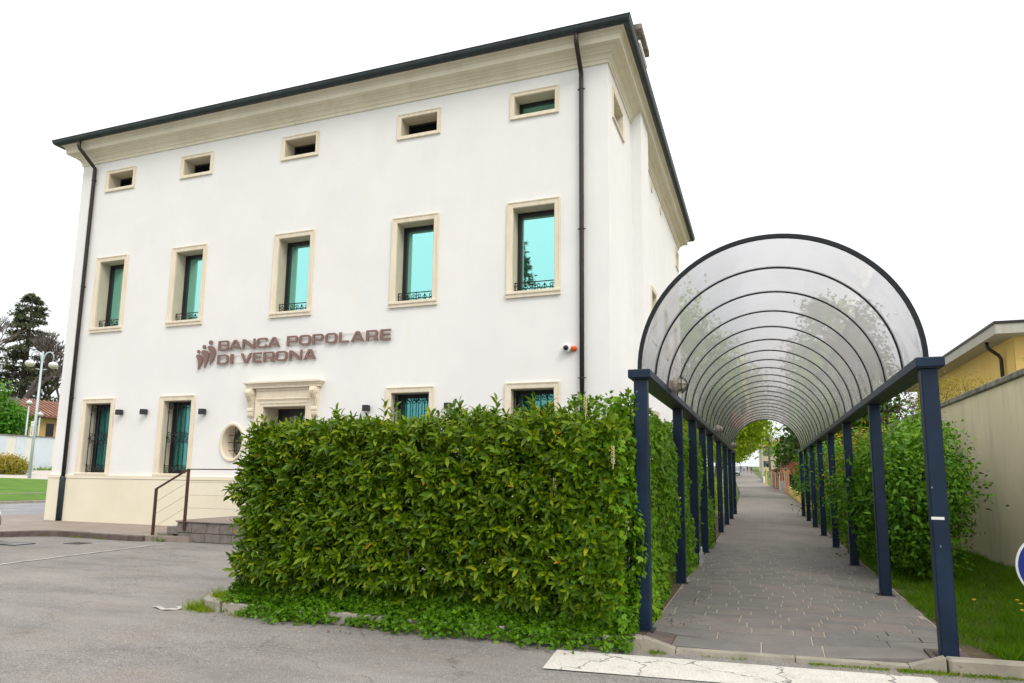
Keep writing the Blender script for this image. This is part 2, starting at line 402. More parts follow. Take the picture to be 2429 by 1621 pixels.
# foliage
LEAF_LAUREL = FOL('laurel_leaf', [(.013,.045,.001),(.052,.118,.002),(.103,.18,.002),(.185,.255,.003),(.27,.28,.006),(.5,.27,.012)], .42, .15, .22)
LEAF_IVY = FOL('ivy_leaf', [(.035,.11,.002),(.085,.2,.003),(.15,.29,.004),(.24,.37,.008)], .5, .18, .2)
LEAF_SHRUB = FOL('shrub_leaf', [(.018,.07,.002),(.05,.145,.003),(.1,.23,.005),(.22,.36,.01)], .5, .2, .2)
LEAF_GOLD = FOL('golden_shrub_leaf', [(.1,.12,.006),(.2,.19,.008),(.34,.26,.01),(.4,.2,.015)], .5, .25)
LEAF_PURPLE = FOL('purple_leaf', [(.05,.02,.03),(.09,.035,.05),(.12,.07,.05)], .5, .2)
LEAF_RED = FOL('red_hedge_leaf', [(.16,.06,.03),(.36,.06,.055),(.48,.11,.09)], .45, .2)
LEAF_TREE = FOL('spring_tree_leaf', [(.14,.22,.004),(.27,.38,.006),(.4,.48,.012)], .5, .35)
LEAF_DARK = FOL('dark_evergreen_leaf', [(.02,.055,.006),(.05,.1,.008),(.1,.16,.012)], .45, .18, .3)
LEAF_CON = FOL('conifer_needles', [(.075,.095,.07),(.11,.13,.09),(.17,.17,.11)], .8, .25, .1)  # needles lightened and greyed: distance haze is put into their colour
LEAF_GREEN = FOL('bright_green_leaf', [(.03,.13,.004),(.07,.22,.006),(.12,.3,.01)], .5, .3)
GRASS = FOL('grass_blade', [(.04,.12,.002),(.085,.19,.003),(.14,.26,.005),(.33,.28,.03)], .6, .3, .15)

# ================================================================ ground
def lerp_tab(x, tab):
    if x <= tab[0][0]: return tab[0][1]
    for (a, u), (b, v) in zip(tab, tab[1:]):
        if x <= b: return u+(v-u)*(x-a)/(b-a)
    return tab[-1][1]
ZTAB = [(31,.1),(45,.16),(65,.38),(100,.6),(130,1.2),(168,2.8),(230,5.2),(600,9)]
def zback(y): return lerp_tab(y, ZTAB)
def zlawn(x): return lerp_tab(-x, [(33.4,.12),(44.5,1.16),(52,1.6),(70,1.9)])
def zt(x, y):
    z = -.03
    if y > 31: z = max(z, zback(y)-.06-.07*min(1,(y-31)/4))
    if x < -33.4: z = max(z, zlawn(x)-.04)
    return z
xs = [-700,-400,-200,-120,-90,-70,-60,-52,-48,-44.5,-42,-39,-36,-33.4,-33.3,-20,-8,-4,-2,2,4,8,20,60,150,400,700]
ys = [-500,-200,-80,-40,0,20,31,35,38,45,55,65,80,100,115,130,150,168,200,230,300,450,600,900]
g = MB(); g.v = [(x,y,zt(x,y)) for y in ys for x in xs]; nx = len(xs)
g.f = [(j*nx+i, j*nx+i+1, (j+1)*nx+i+1, (j+1)*nx+i) for j in range(len(ys)-1) for i in range(nx-1)]; g.mi = [0]*len(g.f)
g.build('ground', MA['earth'], kind='structure')
# car park: one asphalt sheet that runs under pavements and island
g = MB(); xs2 = np.linspace(-23.3, 34, 24); ys2 = np.linspace(-45, 30.5, 24)
def zlot(x, y): return 0.012*math.sin(x*.7+1)*math.sin(y*.5)*(1 if y < 5 else .3)
g.v = [(x,y,zlot(x,y)-.004) for y in ys2 for x in xs2]
g.f = [(j*24+i, j*24+i+1, (j+1)*24+i+1, (j+1)*24+i) for j in range(23) for i in range(23)]; g.mi = [0]*len(g.f)
g.build('car_park', MA['asphalt'], smooth=True, kind='structure')
g = MB().box(-33.3,-23.3,-45,60,-.3,-.004); g.build('road', MA['road'], kind='structure')
g = MB().box(-28.3,-28.12,-45,60,-.003,.002); g.build('road_marking', MA['thinpaint'], kind='structure')
g = MB()
for i in range(60): g.box(-33.55,-33.3,-45+i*1.75,-45+i*1.75+1.735,-.2,.12,.015)
g.build('road_kerb', MA['kerb'], kind='structure')
# lawn bank beyond the road
g = MB(); lx = [-33.55,-36,-39,-42,-45]; 
lw = [(x, y) for x in lx for y in range(-30, 80, 5)]
def lawn_end(y): return -42.3-(30.4-y)*1.6 if y < 30.4 else -42.3+(y-30.4)*.25
ny = len(range(-30,80,5))
for i in range(9):
    for y in range(-30,80,5):
        e = max(-47, min(-40, lawn_end(y))); x = -33.55+(e+33.55)*i/8
        g.v.append((x, y, zlawn(x)))
g.f = [(i*ny+j, i*ny+j+1, (i+1)*ny+j+1, (i+1)*ny+j) for i in range(8) for j in range(ny-1)]; g.mi = [0]*len(g.f)
g.build('lawn', MA['lawn'], kind='structure')
g = MB(); 
for i in range(6):
    x = -39.5-i*2.6
    for y in range(-30,80,5): g.v.append((x, y, zlawn(x)-.012))
g.f = [(i*ny+j, i*ny+j+1, (i+1)*ny+j+1, (i+1)*ny+j) for i in range(5) for j in range(ny-1)]; g.mi = [0]*len(g.f)
g.build('gravel_path', M('pale_gravel', (.42,.39,.35), (.5,.47,.42), .95, scale=8), kind='structure')
g = MB().box(-36.25,-36.0,-30,75,zlawn(-36.1)-.1,zlawn(-36.1)+.02); g.build('lawn_edging', MA['kerb'], kind='structure')
# pavement along the bank and round to the road
PV = [(-12.3,12.22),(-13.8,12.05),(-15.2,12.12),(-16.25,12.12),(-16.8,11.85),(-17.2,11.4),(-17.7,10.5),(-18.1,9.2),(-18.3,7.5),(-18.3,-10),(-23.1,-10),(-23.1,48),(-4,48),(-4,28),(-3.0,28),(-3.0,14.5),(-12.3,14.5)]
g = MB(); g.prism(PV, -.1, .12, 'z'); pav = g.build('pavement', MA['porphyry'], kind='structure')
def along(poly, step):
    """split a polyline into chords about step long"""
    out = []; pts = [Vector((p[0],p[1],0)) for p in poly]
    for a, b in zip(pts, pts[1:]):
        k = max(1, round((b-a).length/step))
        out += [(a.lerp(b,i/k), a.lerp(b,(i+1)/k)) for i in range(k)]
    return out
def kerb_run(parent, poly, mat, wd=.13, z1=.125, step=.85, z0=-.15, gap=.008):
    """kerb stones laid to the right-hand side of a polyline"""
    for a, b in along(poly, step):
        d = b-a; L = d.length; d.normalize(); nrm_ = Vector((d.y,-d.x,0)); c = (a+b)/2 + nrm_*wd/2
        hz = z1+random.uniform(-.006,.006)
        g = MB(); rot = Matrix.Rotation(math.atan2(d.y,d.x)+random.uniform(-.008,.008), 3, 'Z')
        g.cbox((c.x,c.y,(z0+hz)/2), (L-gap,wd,hz-z0), .016, rot)
        g.build('kerb_stone', mat, parent)
kp = bpy.data.objects.new('pavement_kerb', None); COL.objects.link(kp); tag(kp, kind='structure')
kerb_run(kp, [(-18.3,4),(-18.3,7.5),(-18.1,9.2),(-17.7,10.5),(-17.2,11.4),(-16.8,11.85),(-16.25,12.12),(-15.2,12.12),(-13.8,12.05),(-13.45,12.09)], MA['kerb_dark'], .12, .128, .8)

# island with the hedges, lawn strip by the wall -----------------------------------------
def yk(x): return 6.66+.1*x if x > -1.5 else 6.51-.022*(-1.5-x)
ISL = [(-1.13,yk(-1.13)+.1)]+[(x,yk(x)+.1) for x in (-1.5,-3,-4.5,-5.9)]+[(-6.2,6.62),(-6.36,6.85),(-6.4,7.2),(-6.4,7.9),(-5,8.1),(-2.2,8.1),(-2.2,17),(-2.9,17),(-2.9,30.4),(-1.2,30.4)]
g = MB(); g.prism(ISL, -.1, .095, 'z'); g.build('hedge_bed', MA['soil'], kind='structure')
g = MB(); VG = [(1.6,yk(1.6)+.1),(12,7.8),(12,9),(3.98,9),(3.98,40),(1.95,42),(1.62,31)]; g.prism(VG, -.1, .09, 'z'); g.build('verge', MA['soil'], kind='structure')
ki = bpy.data.objects.new('island_kerb', None); COL.objects.link(ki); tag(ki, kind='structure')
kerb_run(ki, [(-6.4,7.9),(-6.4,7.2),(-6.36,6.85),(-6.2,6.62),(-5.9,yk(-5.9)+.12),(-4.5,yk(-4.5)+.12),(-3,yk(-3)+.12),(-1.5,yk(-1.5)+.12),(-1.12,yk(-1.12)+.12)], MA['kerb'], .13, .12, .9)
kerb_run(ki, [(1.38,yk(1.38)+.12),(3.5,yk(3.5)+.12),(12,7.9)], MA['kerb'], .13, .12, .95)
# dropped kerb in front of the path and its two sloping flank stones
for x0, x1, za, zb in ((-1.12,-.82,.12,.035),(-.82,.2,.034,.032),(.2,1.1,.032,.034),(1.1,1.38,.035,.12)):
    g = MB(); ya, yb = yk(x0), yk(x1); x0 += .004; x1 -= .004
    g.add([(x0,ya,-.15),(x1,yb,-.15),(x1,yb+.12,-.15),(x0,ya+.12,-.15),(x0,ya+.012,za),(x1,yb+.012,zb),(x1,yb+.12,zb),(x0,ya+.12,za)],
          [(0,3,2,1),(4,5,6,7),(0,1,5,4),(1,2,6,5),(2,3,7,6),(3,0,4,7)])
    g.build('kerb_stone', MA['kerb'], ki)

# footpath: single stone slabs near, laid stone as material beyond ------------------------
def zpath(x, y):
    r = min(1, max(0, (y-6.75)/1.1)); r = r*r*(3-2*r); zc = .034+.066*r
    f = min(1, max(0, (abs(x-.14)-.93)/.26)); return zc+(.1-zc)*f
fp = bpy.data.objects.new('footpath', None); COL.objects.link(fp); tag(fp, kind='structure')
g = MB(); xs3 = np.linspace(-1.14,1.62,12); ys3 = [6.66,6.8,7,7.2,7.4,7.6,7.8,8,9,12,16.6]
for y in ys3:
    for x in xs3: g.v.append((x, y+(yk(x)-6.64 if y < 6.9 else 0)+.11*(y < 6.7), zpath(x,y)-.0055-.02*min(1,max(0,(abs(x-.14)-.72)/.3))*(y < 8)))
g.f = [(j*12+i, j*12+i+1, (j+1)*12+i+1, (j+1)*12+i) for j in range(len(ys3)-1) for i in range(11)]; g.mi = [0]*len(g.f)
g.build('mortar_bed', MA['mortar'], fp)
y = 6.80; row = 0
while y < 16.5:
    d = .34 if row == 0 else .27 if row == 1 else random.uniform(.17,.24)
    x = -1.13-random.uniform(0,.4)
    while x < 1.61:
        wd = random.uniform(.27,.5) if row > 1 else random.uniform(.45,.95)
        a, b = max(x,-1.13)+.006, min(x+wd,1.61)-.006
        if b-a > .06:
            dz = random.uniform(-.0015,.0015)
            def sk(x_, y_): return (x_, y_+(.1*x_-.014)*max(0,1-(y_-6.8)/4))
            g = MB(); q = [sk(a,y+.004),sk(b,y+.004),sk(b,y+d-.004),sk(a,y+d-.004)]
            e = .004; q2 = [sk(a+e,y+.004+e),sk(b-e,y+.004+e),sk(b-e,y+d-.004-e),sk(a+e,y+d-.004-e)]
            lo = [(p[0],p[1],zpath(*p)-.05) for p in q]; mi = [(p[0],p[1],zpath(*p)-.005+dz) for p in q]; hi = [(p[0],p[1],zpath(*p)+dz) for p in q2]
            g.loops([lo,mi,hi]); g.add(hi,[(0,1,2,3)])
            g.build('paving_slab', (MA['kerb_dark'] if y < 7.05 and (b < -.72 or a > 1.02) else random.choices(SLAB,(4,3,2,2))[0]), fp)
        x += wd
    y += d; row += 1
def far_paving():
    mt, n, b = _nodes('far_paving')
    gm = n.nodes.new('ShaderNodeNewGeometry'); br = n.nodes.new('ShaderNodeTexBrick')
    br.inputs['Scale'].default_value = 1; br.inputs['Brick Width'].default_value = .5; br.inputs['Row Height'].default_value = .25
    br.inputs['Mortar Size'].default_value = .007; br.offset_frequency = 2; br.offset = .37
    br.inputs['Color1'].default_value = (.15,.138,.127,1); br.inputs['Color2'].default_value = (.19,.17,.154,1); br.inputs['Mortar'].default_value = (.25,.22,.185,1)
    n.links.new(gm.outputs['Position'], br.inputs['Vector'])
    c = _mix(n, _ramp(n, _noise(n, 1.1, 5), [(.4,0.),(.7,.6)]), br.outputs['Color'], (.215,.19,.165))
    n.links.new(c, b.inputs['Base Color']); b.inputs['Roughness'].default_value = .75; return mt
LE = [(16.5,-1.13),(31,-1.25),(60,-1.9),(100,-3.6),(130,-4.8),(168,-6.3),(230,-9)]
RE = [(16.5,1.61),(31,1.62),(42,1.9),(66,1.6),(100,.5),(130,-.4),(168,-2.3),(230,-5)]
g = MB(); yy = [16.5,20,25,31,36,42,50,58,66,80,100,115,130,150,168,200,230]
for y in yy:
    for i in range(5): x = lerp_tab(y,LE)+(lerp_tab(y,RE)-lerp_tab(y,LE))*i/4; g.v.append((x,y,(zback(y) if y > 31 else .1)))
g.f = [(j*5+i, j*5+i+1, (j+1)*5+i+1, (j+1)*5+i) for j in range(len(yy)-1) for i in range(4)]; g.mi = [0]*len(g.f)
g.build('far_paving', far_paving(), fp)
# painted band in front of the path and parking bay lines
def sheet_strip(name, pts, mat, z=.002, sub=10):
    """quad strip draped over the car park: pts = two edges (list of pairs)"""
    g = MB(); (a0,a1),(b0,b1) = pts
    for i in range(sub+1):
        t = i/sub
        for p, q in ((a0,a1),(b0,b1)):
            x, y = p[0]+(q[0]-p[0])*t, p[1]+(q[1]-p[1])*t; g.v.append((x,y,zlot(x,y)+z))
    g.f = [(2*i,2*i+1,2*i+3,2*i+2) for i in range(sub)]; g.mi = [0]*sub
    return g.build(name, mat, kind='structure')
sheet_strip('painted_band', (((-1.8,5.66),(1.32,5.98)),((-1.86,6.29),(1.22,6.6))), MA['paint'], .0045)
sheet_strip('bay_line', (((-12.17,7.2),(-12.56,11.75)),((-12.08,7.2),(-12.47,11.75))), MA['thinpaint'], .004)

# ================================================================ the bank building
YF, XL, XR, YB, ZT = 14.55, -20.14, -3.10, 28.70, 11.26
bank = thing('bank_building', 'large white three-storey bank building with cream cornice and dark gutters', 'building', (-11.6, YF, .12))
WX = [(-18.95,-17.95),(-15.91,-14.91),(-12.25,-11.23),(-8.57,-7.53),(-5.42,-4.385)]
ZTOP, ZMID, ZGR = (10.31,10.80), (5.868,7.93), (1.53,3.56)
DOOR = (-12.44,-11.09,.50,3.31)
OV = (-13.40,2.385,.335,.44)          # oval window: centre, half width, half height of the opening
opens = [(a,b,*z) for a,b in WX for z in (ZTOP,ZMID)]
opens += [(a,b,*ZGR) for i,(a,b) in enumerate(WX) if i != 2] + [DOOR]
ovb = (OV[0]-OV[2]-.1, OV[0]+OV[2]+.1, OV[1]-OV[3]-.1, OV[1]+OV[3]+.1)
def wall_cells(g, u0, u1, z0, z1, ops, P, flip=False):
    us = sorted({u0,u1,*[o[0] for o in ops],*[o[1] for o in ops]}); zs = sorted({z0,z1,*[o[2] for o in ops],*[o[3] for o in ops]})
    us = [u for u in us if u0 <= u <= u1]; zs = [z for z in zs if z0 <= z <= z1]
    for a, b in zip(us, us[1:]):
        for c, d in zip(zs, zs[1:]):
            mu, mz = (a+b)/2, (c+d)/2
            if any(o[0] < mu < o[1] and o[2] < mz < o[3] for o in ops): continue
            f = (0,1,2,3); g.add([P(a,c),P(b,c),P(b,d),P(a,d)], [f[::-1] if flip else f])
g = MB(); PF = lambda u,z: (u,YF,z)
wall_cells(g, XL, XR, .1, ZT+.6, opens+[ovb], PF)
K = 48
el = [(OV[0]+OV[2]*math.cos(2*math.pi*i/K), OV[1]+OV[3]*math.sin(2*math.pi*i/K)) for i in range(K)]
def sqp(i):
    a = 2*math.pi*i/K; c, s_ = math.cos(a), math.sin(a); k = 1/max(abs(c),abs(s_))
    return (OV[0]+(OV[2]+.1)*c*k, OV[1]+(OV[3]+.1)*s_*k)
g.loops([[PF(*p) for p in [sqp(i) for i in range(K)]], [PF(*p) for p in el]])
# side, back walls and ceiling
SWIN = [(15.12,16.3,10.22,10.82),(20.75,21.75,5.87,7.4),(27.6,28.4,10.3,10.9),(23.6,24.6,5.87,7.4),(26.3,27.3,5.87,7.4),(20.75,21.75,1.6,3.5)]
wall_cells(g, YF, YB, .1, ZT+.6, SWIN, lambda u,z: (XR,u,z))
g.add([(XL,YF,.1),(XL,YF,ZT+.6),(XL,YB,ZT+.6),(XL,YB,.1)], [(0,1,2,3)])
g.add([(XL,YB,.1),(XR,YB,.1),(XR,YB,ZT+.6),(XL,YB,ZT+.6)], [(3,2,1,0)])
g.add([(XL,YF,ZT+.6),(XR,YF,ZT+.6),(XR,YB,ZT+.6),(XL,YB,ZT+.6)], [(0,1,2,3)])
g.build('wall', MA['plaster'], bank)
# chimney breast on the side wall
g = MB().box(XR-.05, -2.82, 17.5, 18.75, .1, ZT+.42, 0); g.build('chimney_breast', MA['plaster'], bank)
# plinth and band
g = MB(); o = .05
g.box(XL-o, -12.72, YF-o, YF+.02, .1, 1.355); g.box(-10.82, XR+o, YF-o, YF+.02, .1, 1.355)
g.box(XR-.02, XR+o, YF+.02, YB, .1, 1.355); g.box(XL-o, XL+.02, YF+.02, YB, .1, 1.355)
g.build('plinth', MA['plinth'], bank)
g = MB(); o = .065
for a, b in ((XL-o,-12.74),(-10.80,XR+o)): g.box(a, b, YF-o, YF+.02, 1.36, 1.462, .006)
g.box(XR-.02, XR+o, YF+.022, YB, 1.36, 1.462, .006); g.box(XL-o, XL+.02, YF+.022, YB, 1.36, 1.462, .006)
g.build('plinth_band', MA['plinth'], bank)
# cornice: one moulded profile carried round the building
CP = [(.0,ZT-.03),(.035,ZT-.03),(.035,ZT+.055),(.055,ZT+.065),(.075,ZT+.12),(.12,ZT+.165),(.15,ZT+.17),(.15,ZT+.205),(.185,ZT+.225),(.215,ZT+.265),
      (.23,ZT+.285),(.365,ZT+.29),(.365,ZT+.42),(.385,ZT+.43),(.395,ZT+.47),(.43,ZT+.515),(.48,ZT+.535),(.52,ZT+.54),(.52,ZT+.60),(0.,ZT+.60)]
def ring(o, z): return [(XL-o,YF-o,z),(XR+o,YF-o,z),(XR+o,YB+o,z),(XL-o,YB+o,z)]
g = MB(); g.loops([ring(o,z) for o,z in CP]); g.build('cornice', MA['cornice'], bank)
# gutters: half round, one per eave
def gutter(p0, p1, outv):
    g = MB(); c = .545; zc = ZT+.635; r = .105; prof = []
    for i in range(13):
        a = math.pi*(i/12); prof.append((c+r*math.cos(math.pi+a), zc+r*math.sin(math.pi+a)*1.25))
    lip = [(c+r+.012, zc+.012),(c+r+.012,zc+.03),(c+r-.012,zc+.03)]
    inner = [(c+(r-.012)*math.cos(math.pi+a), zc+(r-.012)*math.sin(math.pi+a)*1.25) for a in [math.pi*(1-i/12) for i in range(13)]]
    ring2 = prof+lip+inner
    def at(q, base):
        o_, z = q; mit = o_
        return (base[0]+outv[0]*o_+base[2]*mit, base[1]+outv[1]*o_+base[3]*mit, z)
    g.loops([[at(q,p0) for q in ring2],[at(q,p1) for q in ring2]])
    g.add([at(q,p0) for q in ring2],[tuple(range(len(ring2)))]); g.add([at(q,p1) for q in ring2],[tuple(range(len(ring2)))[::-1]])
    return g.build('gutter', MA['zinc'], bank, smooth=False)
gutter((XL,YF,-1,0),(XR,YF,1,0),(0,-1))
gutter((XR,YF,0,-1),(XR,YB,0,1),(1,0))
gutter((XL,YB,0,1),(XL,YF,0,-1),(-1,0))
gutter((XR,YB,1,0),(XL,YB,-1,0),(0,1))
# hip roof with tiles
g = MB(); e = .46; zr = ZT+.62; rid = [(XL+7.2,(YF+YB)/2,zr+2.35),(XR-7.2,(YF+YB)/2,zr+2.35)]
A = [(XL-e,YF-e,zr),(XR+e,YF-e,zr),(XR+e,YB+e,zr),(XL-e,YB+e,zr)]
g.add(A+rid, [(0,1,5,4),(1,2,5),(2,3,4,5),(3,0,4)]); roof = g.build('roof', MA['tile'], bank)
g = MB()
for i in range(84):
    x = XL-e+.1+i*.214; g.tube([(x,YF-e-.06,zr+.045),(x,YF-e+1.2,zr+.045+.395)], .085, 6)
g.build('eave_tile_row', MA['tile'], roof)
g = MB().box(-3.75,-2.86,17.62,18.75,ZT+.4,13.62); g.box(-3.82,-2.80,17.54,18.83,13.62,13.72,.01)
ch = g.build('chimney', MA['plaster'], bank)
g = MB().box(-3.9,-2.74,17.45,18.85,13.98,14.18,.03)
g.box(-3.75,-2.9,17.62,17.8,13.72,13.985); g.box(-3.75,-2.9,18.55,18.75,13.72,13.985); g.build('chimney_cap', MA['coping'], ch)

# windows -----------------------------------------------------------------------------
def surround(g, x0, x1, z0, z1, prof, kb=1.):
    g.loops([[(x0-d,YF+y,z0-d*kb),(x1+d,YF+y,z0-d*kb),(x1+d,YF+y,z1+d),(x0-d,YF+y,z1+d)] for d,y in prof])
PROF = [(.145,.01),(.145,-.052),(.128,-.058),(.118,-.050),(.108,-.050),(.104,-.040),(.012,-.034),(0,-.024),(0,.02)]
def reveal(parent, x0, x1, z0, z1, d=.36):
    g = MB(); g.loops([[(x0,YF+y,z0),(x1,YF+y,z0),(x1,YF+y,z1),(x0,YF+y,z1)] for y in (.02,d+.1)])
    g.build('reveal', MA['reveal'], parent)
def wframe(parent, x0, x1, z0, z1, y=.33, fwid=.105, mat='frame', gl='glass', bot=.075):
    g = MB(); Y = YF+y
    xi0, xi1, zi0, zi1 = x0+fwid, x1-fwid, z0+bot, z1-fwid
    g.loops([[(x0,Y+.09,z0),(x1,Y+.09,z0),(x1,Y+.09,z1),(x0,Y+.09,z1)],[(x0,Y,z0),(x1,Y,z0),(x1,Y,z1),(x0,Y,z1)],
             [(xi0-.045,Y,zi0-.03),(xi1+.045,Y,zi0-.03),(xi1+.045,Y,zi1+.045),(xi0-.045,Y,zi1+.045)],
             [(xi0-.04,Y+.015,zi0-.025),(xi1+.04,Y+.015,zi0-.025),(xi1+.04,Y+.015,zi1+.04),(xi0-.04,Y+.015,zi1+.04)],
             [(xi0,Y+.02,zi0),(xi1,Y+.02,zi0),(xi1,Y+.02,zi1),(xi0,Y+.02,zi1)],[(xi0,Y+.06,zi0),(xi1,Y+.06,zi0),(xi1,Y+.06,zi1),(xi0,Y+.06,zi1)]])
    g.build('frame', MA[mat], parent)
    g = MB().box(xi0-.01,xi1+.01,Y+.055,Y+.07,zi0-.01,zi1+.01); g.build('pane', MA[gl], parent)
def spiral(c, r, turns=1.25, a0=0, sgn=1, n=14, plane='xz', y=0):
    pts = []
    for i in range(n):
        t = i/(n-1); a = a0+sgn*turns*2*math.pi*t; rr = r*(1-.78*t)
        pts.append((c[0]+rr*math.cos(a), y, c[1]+rr*math.sin(a)))
    return pts
def low_railing(parent, x0, x1, z0):
    """little wrought-iron window rail with scrolls and spear leaves"""
    g = MB(); Y = YF+.135; h = .245; xa, xb = x0+.02, x1-.02
    g.tube([(xa-.015,Y,z0+h),(xb+.015,Y,z0+h)], .013, 4); g.tube([(xa,Y,z0+.015),(xb,Y,z0+.015)], .012, 4)
    for x in (xa,(xa+xb)/2,xb): g.tube([(x,Y,z0),(x,Y,z0+h+.02)], .013, 4)
    g.cbox((xa-.012,Y,z0+.17), (.03,.03,.03), .006)
    for sgn, xc in ((1,xa),(-1,(xa+xb)/2),(1,(xa+xb)/2),(-1,xb)):
        q = (xb-xa)/2
        for zc, s2 in ((z0+.145,1),(z0+.075,-1)):
            g.tube(spiral((xc+sgn*.085, zc), .062, 1.3, math.pi if sgn > 0 else 0, -sgn*s2, 14, y=Y), .010, 4)
    for k in (.26,.74):
        x = xa+(xb-xa)*k
        g.tube([(x,Y,z0+.02),(x,Y,z0+.15)], .007, 4); g.tube([(x,Y,z0+.13),(x,Y,z0+.17),(x,Y,z0+.215)], [.009,.024,.003], 6)
        g.tube([(x-.06,Y,z0+.11),(x-.03,Y,z0+.155),(x,Y,z0+.13),(x+.03,Y,z0+.155),(x+.06,Y,z0+.11)], .009, 4)
        g.tube([(x-.05,Y,z0+.05),(x,Y,z0+.1),(x+.05,Y,z0+.05)], .009, 4)
    g.build('window_rail', MA['iron'], parent)
def grille(parent, x0, x1, z0, z1):
    g = MB(); Y = YF+.15; H = z1-z0
    xa, xb = x0+.03, x1-.03; n = 5
    bars = [xa+(xb-xa)*i/(n+1) for i in range(n+2)]
    for i, x in enumerate(bars): g.tube([(x,Y,z0+.02),(x,Y,z1-.02)], .012 if 0 < i < n+1 else .014, 4)
    for z in (z0+.03, z0+.215, z1-.03): g.tube([(xa,Y,z),(xb,Y,z)], .008, 4)
    for z in (z0+.22, z0+H*.5, z1-.3):
        for x in (xa,xb): g.cbox((x,Y,z), (.03,.05,.03), .006)
    for i in range(n+1):
        xm = (bars[i]+bars[i+1])/2; s_ = 1 if i % 2 else -1
        for zc, up_ in ((z0+.12,1),(z0+H*.5+.085,1),(z0+H*.5-.085,-1),(z1-.14,-1)):
            g.tube(spiral((xm, zc), .078, 1.35, math.pi/2*up_*-1, s_*up_, 15, y=Y), .010, 4)
    for zc in (z0+H*.5+.13, z0+H*.5-.13, z0+.2):
        xm = (xa+xb)/2; g.tube([(xm-.05,Y,zc-.03),(xm,Y,zc+.085),(xm+.05,Y,zc-.03),(xm,Y,zc-.085),(xm-.05,Y,zc-.03)], .010, 4)
    g.build('iron_grille', MA['iron'], parent)
def blind(parent, x0, x1, z0, z1):
    g = MB(); Y = YF+.395
    k = int((z1-z0-.2)/.055)
    for i in range(k):
        z = z0+.1+i*.055; g.add([(x0+.1,Y,z),(x1-.1,Y,z),(x1-.1,Y+.03,z+.045),(x0+.1,Y+.03,z+.045)], [(0,1,2,3)])
    return g
def blind_glass():
    mt, n, b = _nodes('window_glass_over_blind')
    gm = n.nodes.new('ShaderNodeNewGeometry'); sp = n.nodes.new('ShaderNodeSeparateXYZ'); n.links.new(gm.outputs['Position'], sp.inputs[0])
    t = n.nodes.new('ShaderNodeBsdfTransparent'); t.inputs[0].default_value = (.45,.85,.84,1)
    gl = n.nodes.new('ShaderNodeBsdfGlossy'); gl.inputs['Color'].default_value = (.3,.8,.8,1); gl.inputs['Roughness'].default_value = .02
    x = n.nodes.new('ShaderNodeMixShader'); x.inputs[0].default_value = .28
    n.links.new(t.outputs[0], x.inputs[1]); n.links.new(gl.outputs[0], x.inputs[2]); n.links.new(x.outputs[0], n.nodes['Material Output'].inputs[0])
    n.nodes.remove(b); return mt
MA['blindglass'] = blind_glass()
def sill(parent, x0, x1, z1, d=.155, h=.15, hang=.08):
    g = MB()
    pr = [(-hang,z1-.065),(-hang,z1-.012),(-hang+.012,z1),(.36,z1+.004),(.36,z1-h),(-.055,z1-h),(-.055,z1-.085),(-.07,z1-.065)]
    g.prism([(YF+a,b) for a,b in pr], x0-d, x1+d, 'x'); g.build('sill', MA['stone'], parent)
def top_window(x0, x1, i):
    z0, z1 = ZTOP; g = MB(); surround(g, x0, x1, z0, z1, [(.105,.01),(.105,-.045),(.092,-.05),(.085,-.042),(.076,-.042),(.07,-.032),(.01,-.028),(0,-.02),(0,.02)])
    wn = g.build('window', MA['stone'], bank); reveal(wn, x0, x1, z0, z1, .38)
    if i == 4: wframe(wn, x0, x1, z0, z1, .36, .075, gl='glass', bot=.05)
    else:
        g = MB(); g.box(x0,x1,YF+.46,YF+.5,z0,z1)
        g.box(x0,x0+.05,YF+.38,YF+.44,z0,z1); g.box(x1-.05,x1,YF+.38,YF+.44,z0,z1); g.box(x0+.05,x1-.05,YF+.38,YF+.44,z1-.05,z1)
        for k in range(8):
            z = z0+.015+k*.056; g.add([(x0+.05,YF+.39,z),(x1-.05,YF+.39,z),(x1-.05,YF+.45,z+.045),(x0+.05,YF+.45,z+.045)], [(0,1,2,3)])
        g.build('louvre', MA['louvre'], wn)
def mid_window(x0, x1):
    z0, z1 = ZMID; g = MB(); surround(g, x0, x1, z0, z1, PROF, 0.)
    wn = g.build('window', MA['stone'], bank); reveal(wn, x0, x1, z0, z1); sill(wn, x0, x1, z0)
    wframe(wn, x0, x1, z0+.004, z1); low_railing(wn, x0, x1, z0+.004)
def ground_window(x0, x1):
    z0, z1 = ZGR; g = MB(); surround(g, x0, x1, z0, z1, PROF, 0.)
    wn = g.build('window', MA['stone'], bank); reveal(wn, x0, x1, z0, z1); sill(wn, x0, x1, z0, h=.07, hang=.075)
    wframe(wn, x0, x1, z0+.004, z1, .33, .09, gl='blindglass'); grille(wn, x0, x1, z0+.004, z1)
    g = blind(wn, x0, x1, z0, z1); g.box(x0+.08,x1-.08,YF+.46,YF+.47,z0,z1); g.build('blind', MA['blind'], wn)
for i, (a, b) in enumerate(WX):
    top_window(a, b, i); mid_window(a, b)
    if i != 2: ground_window(a, b)
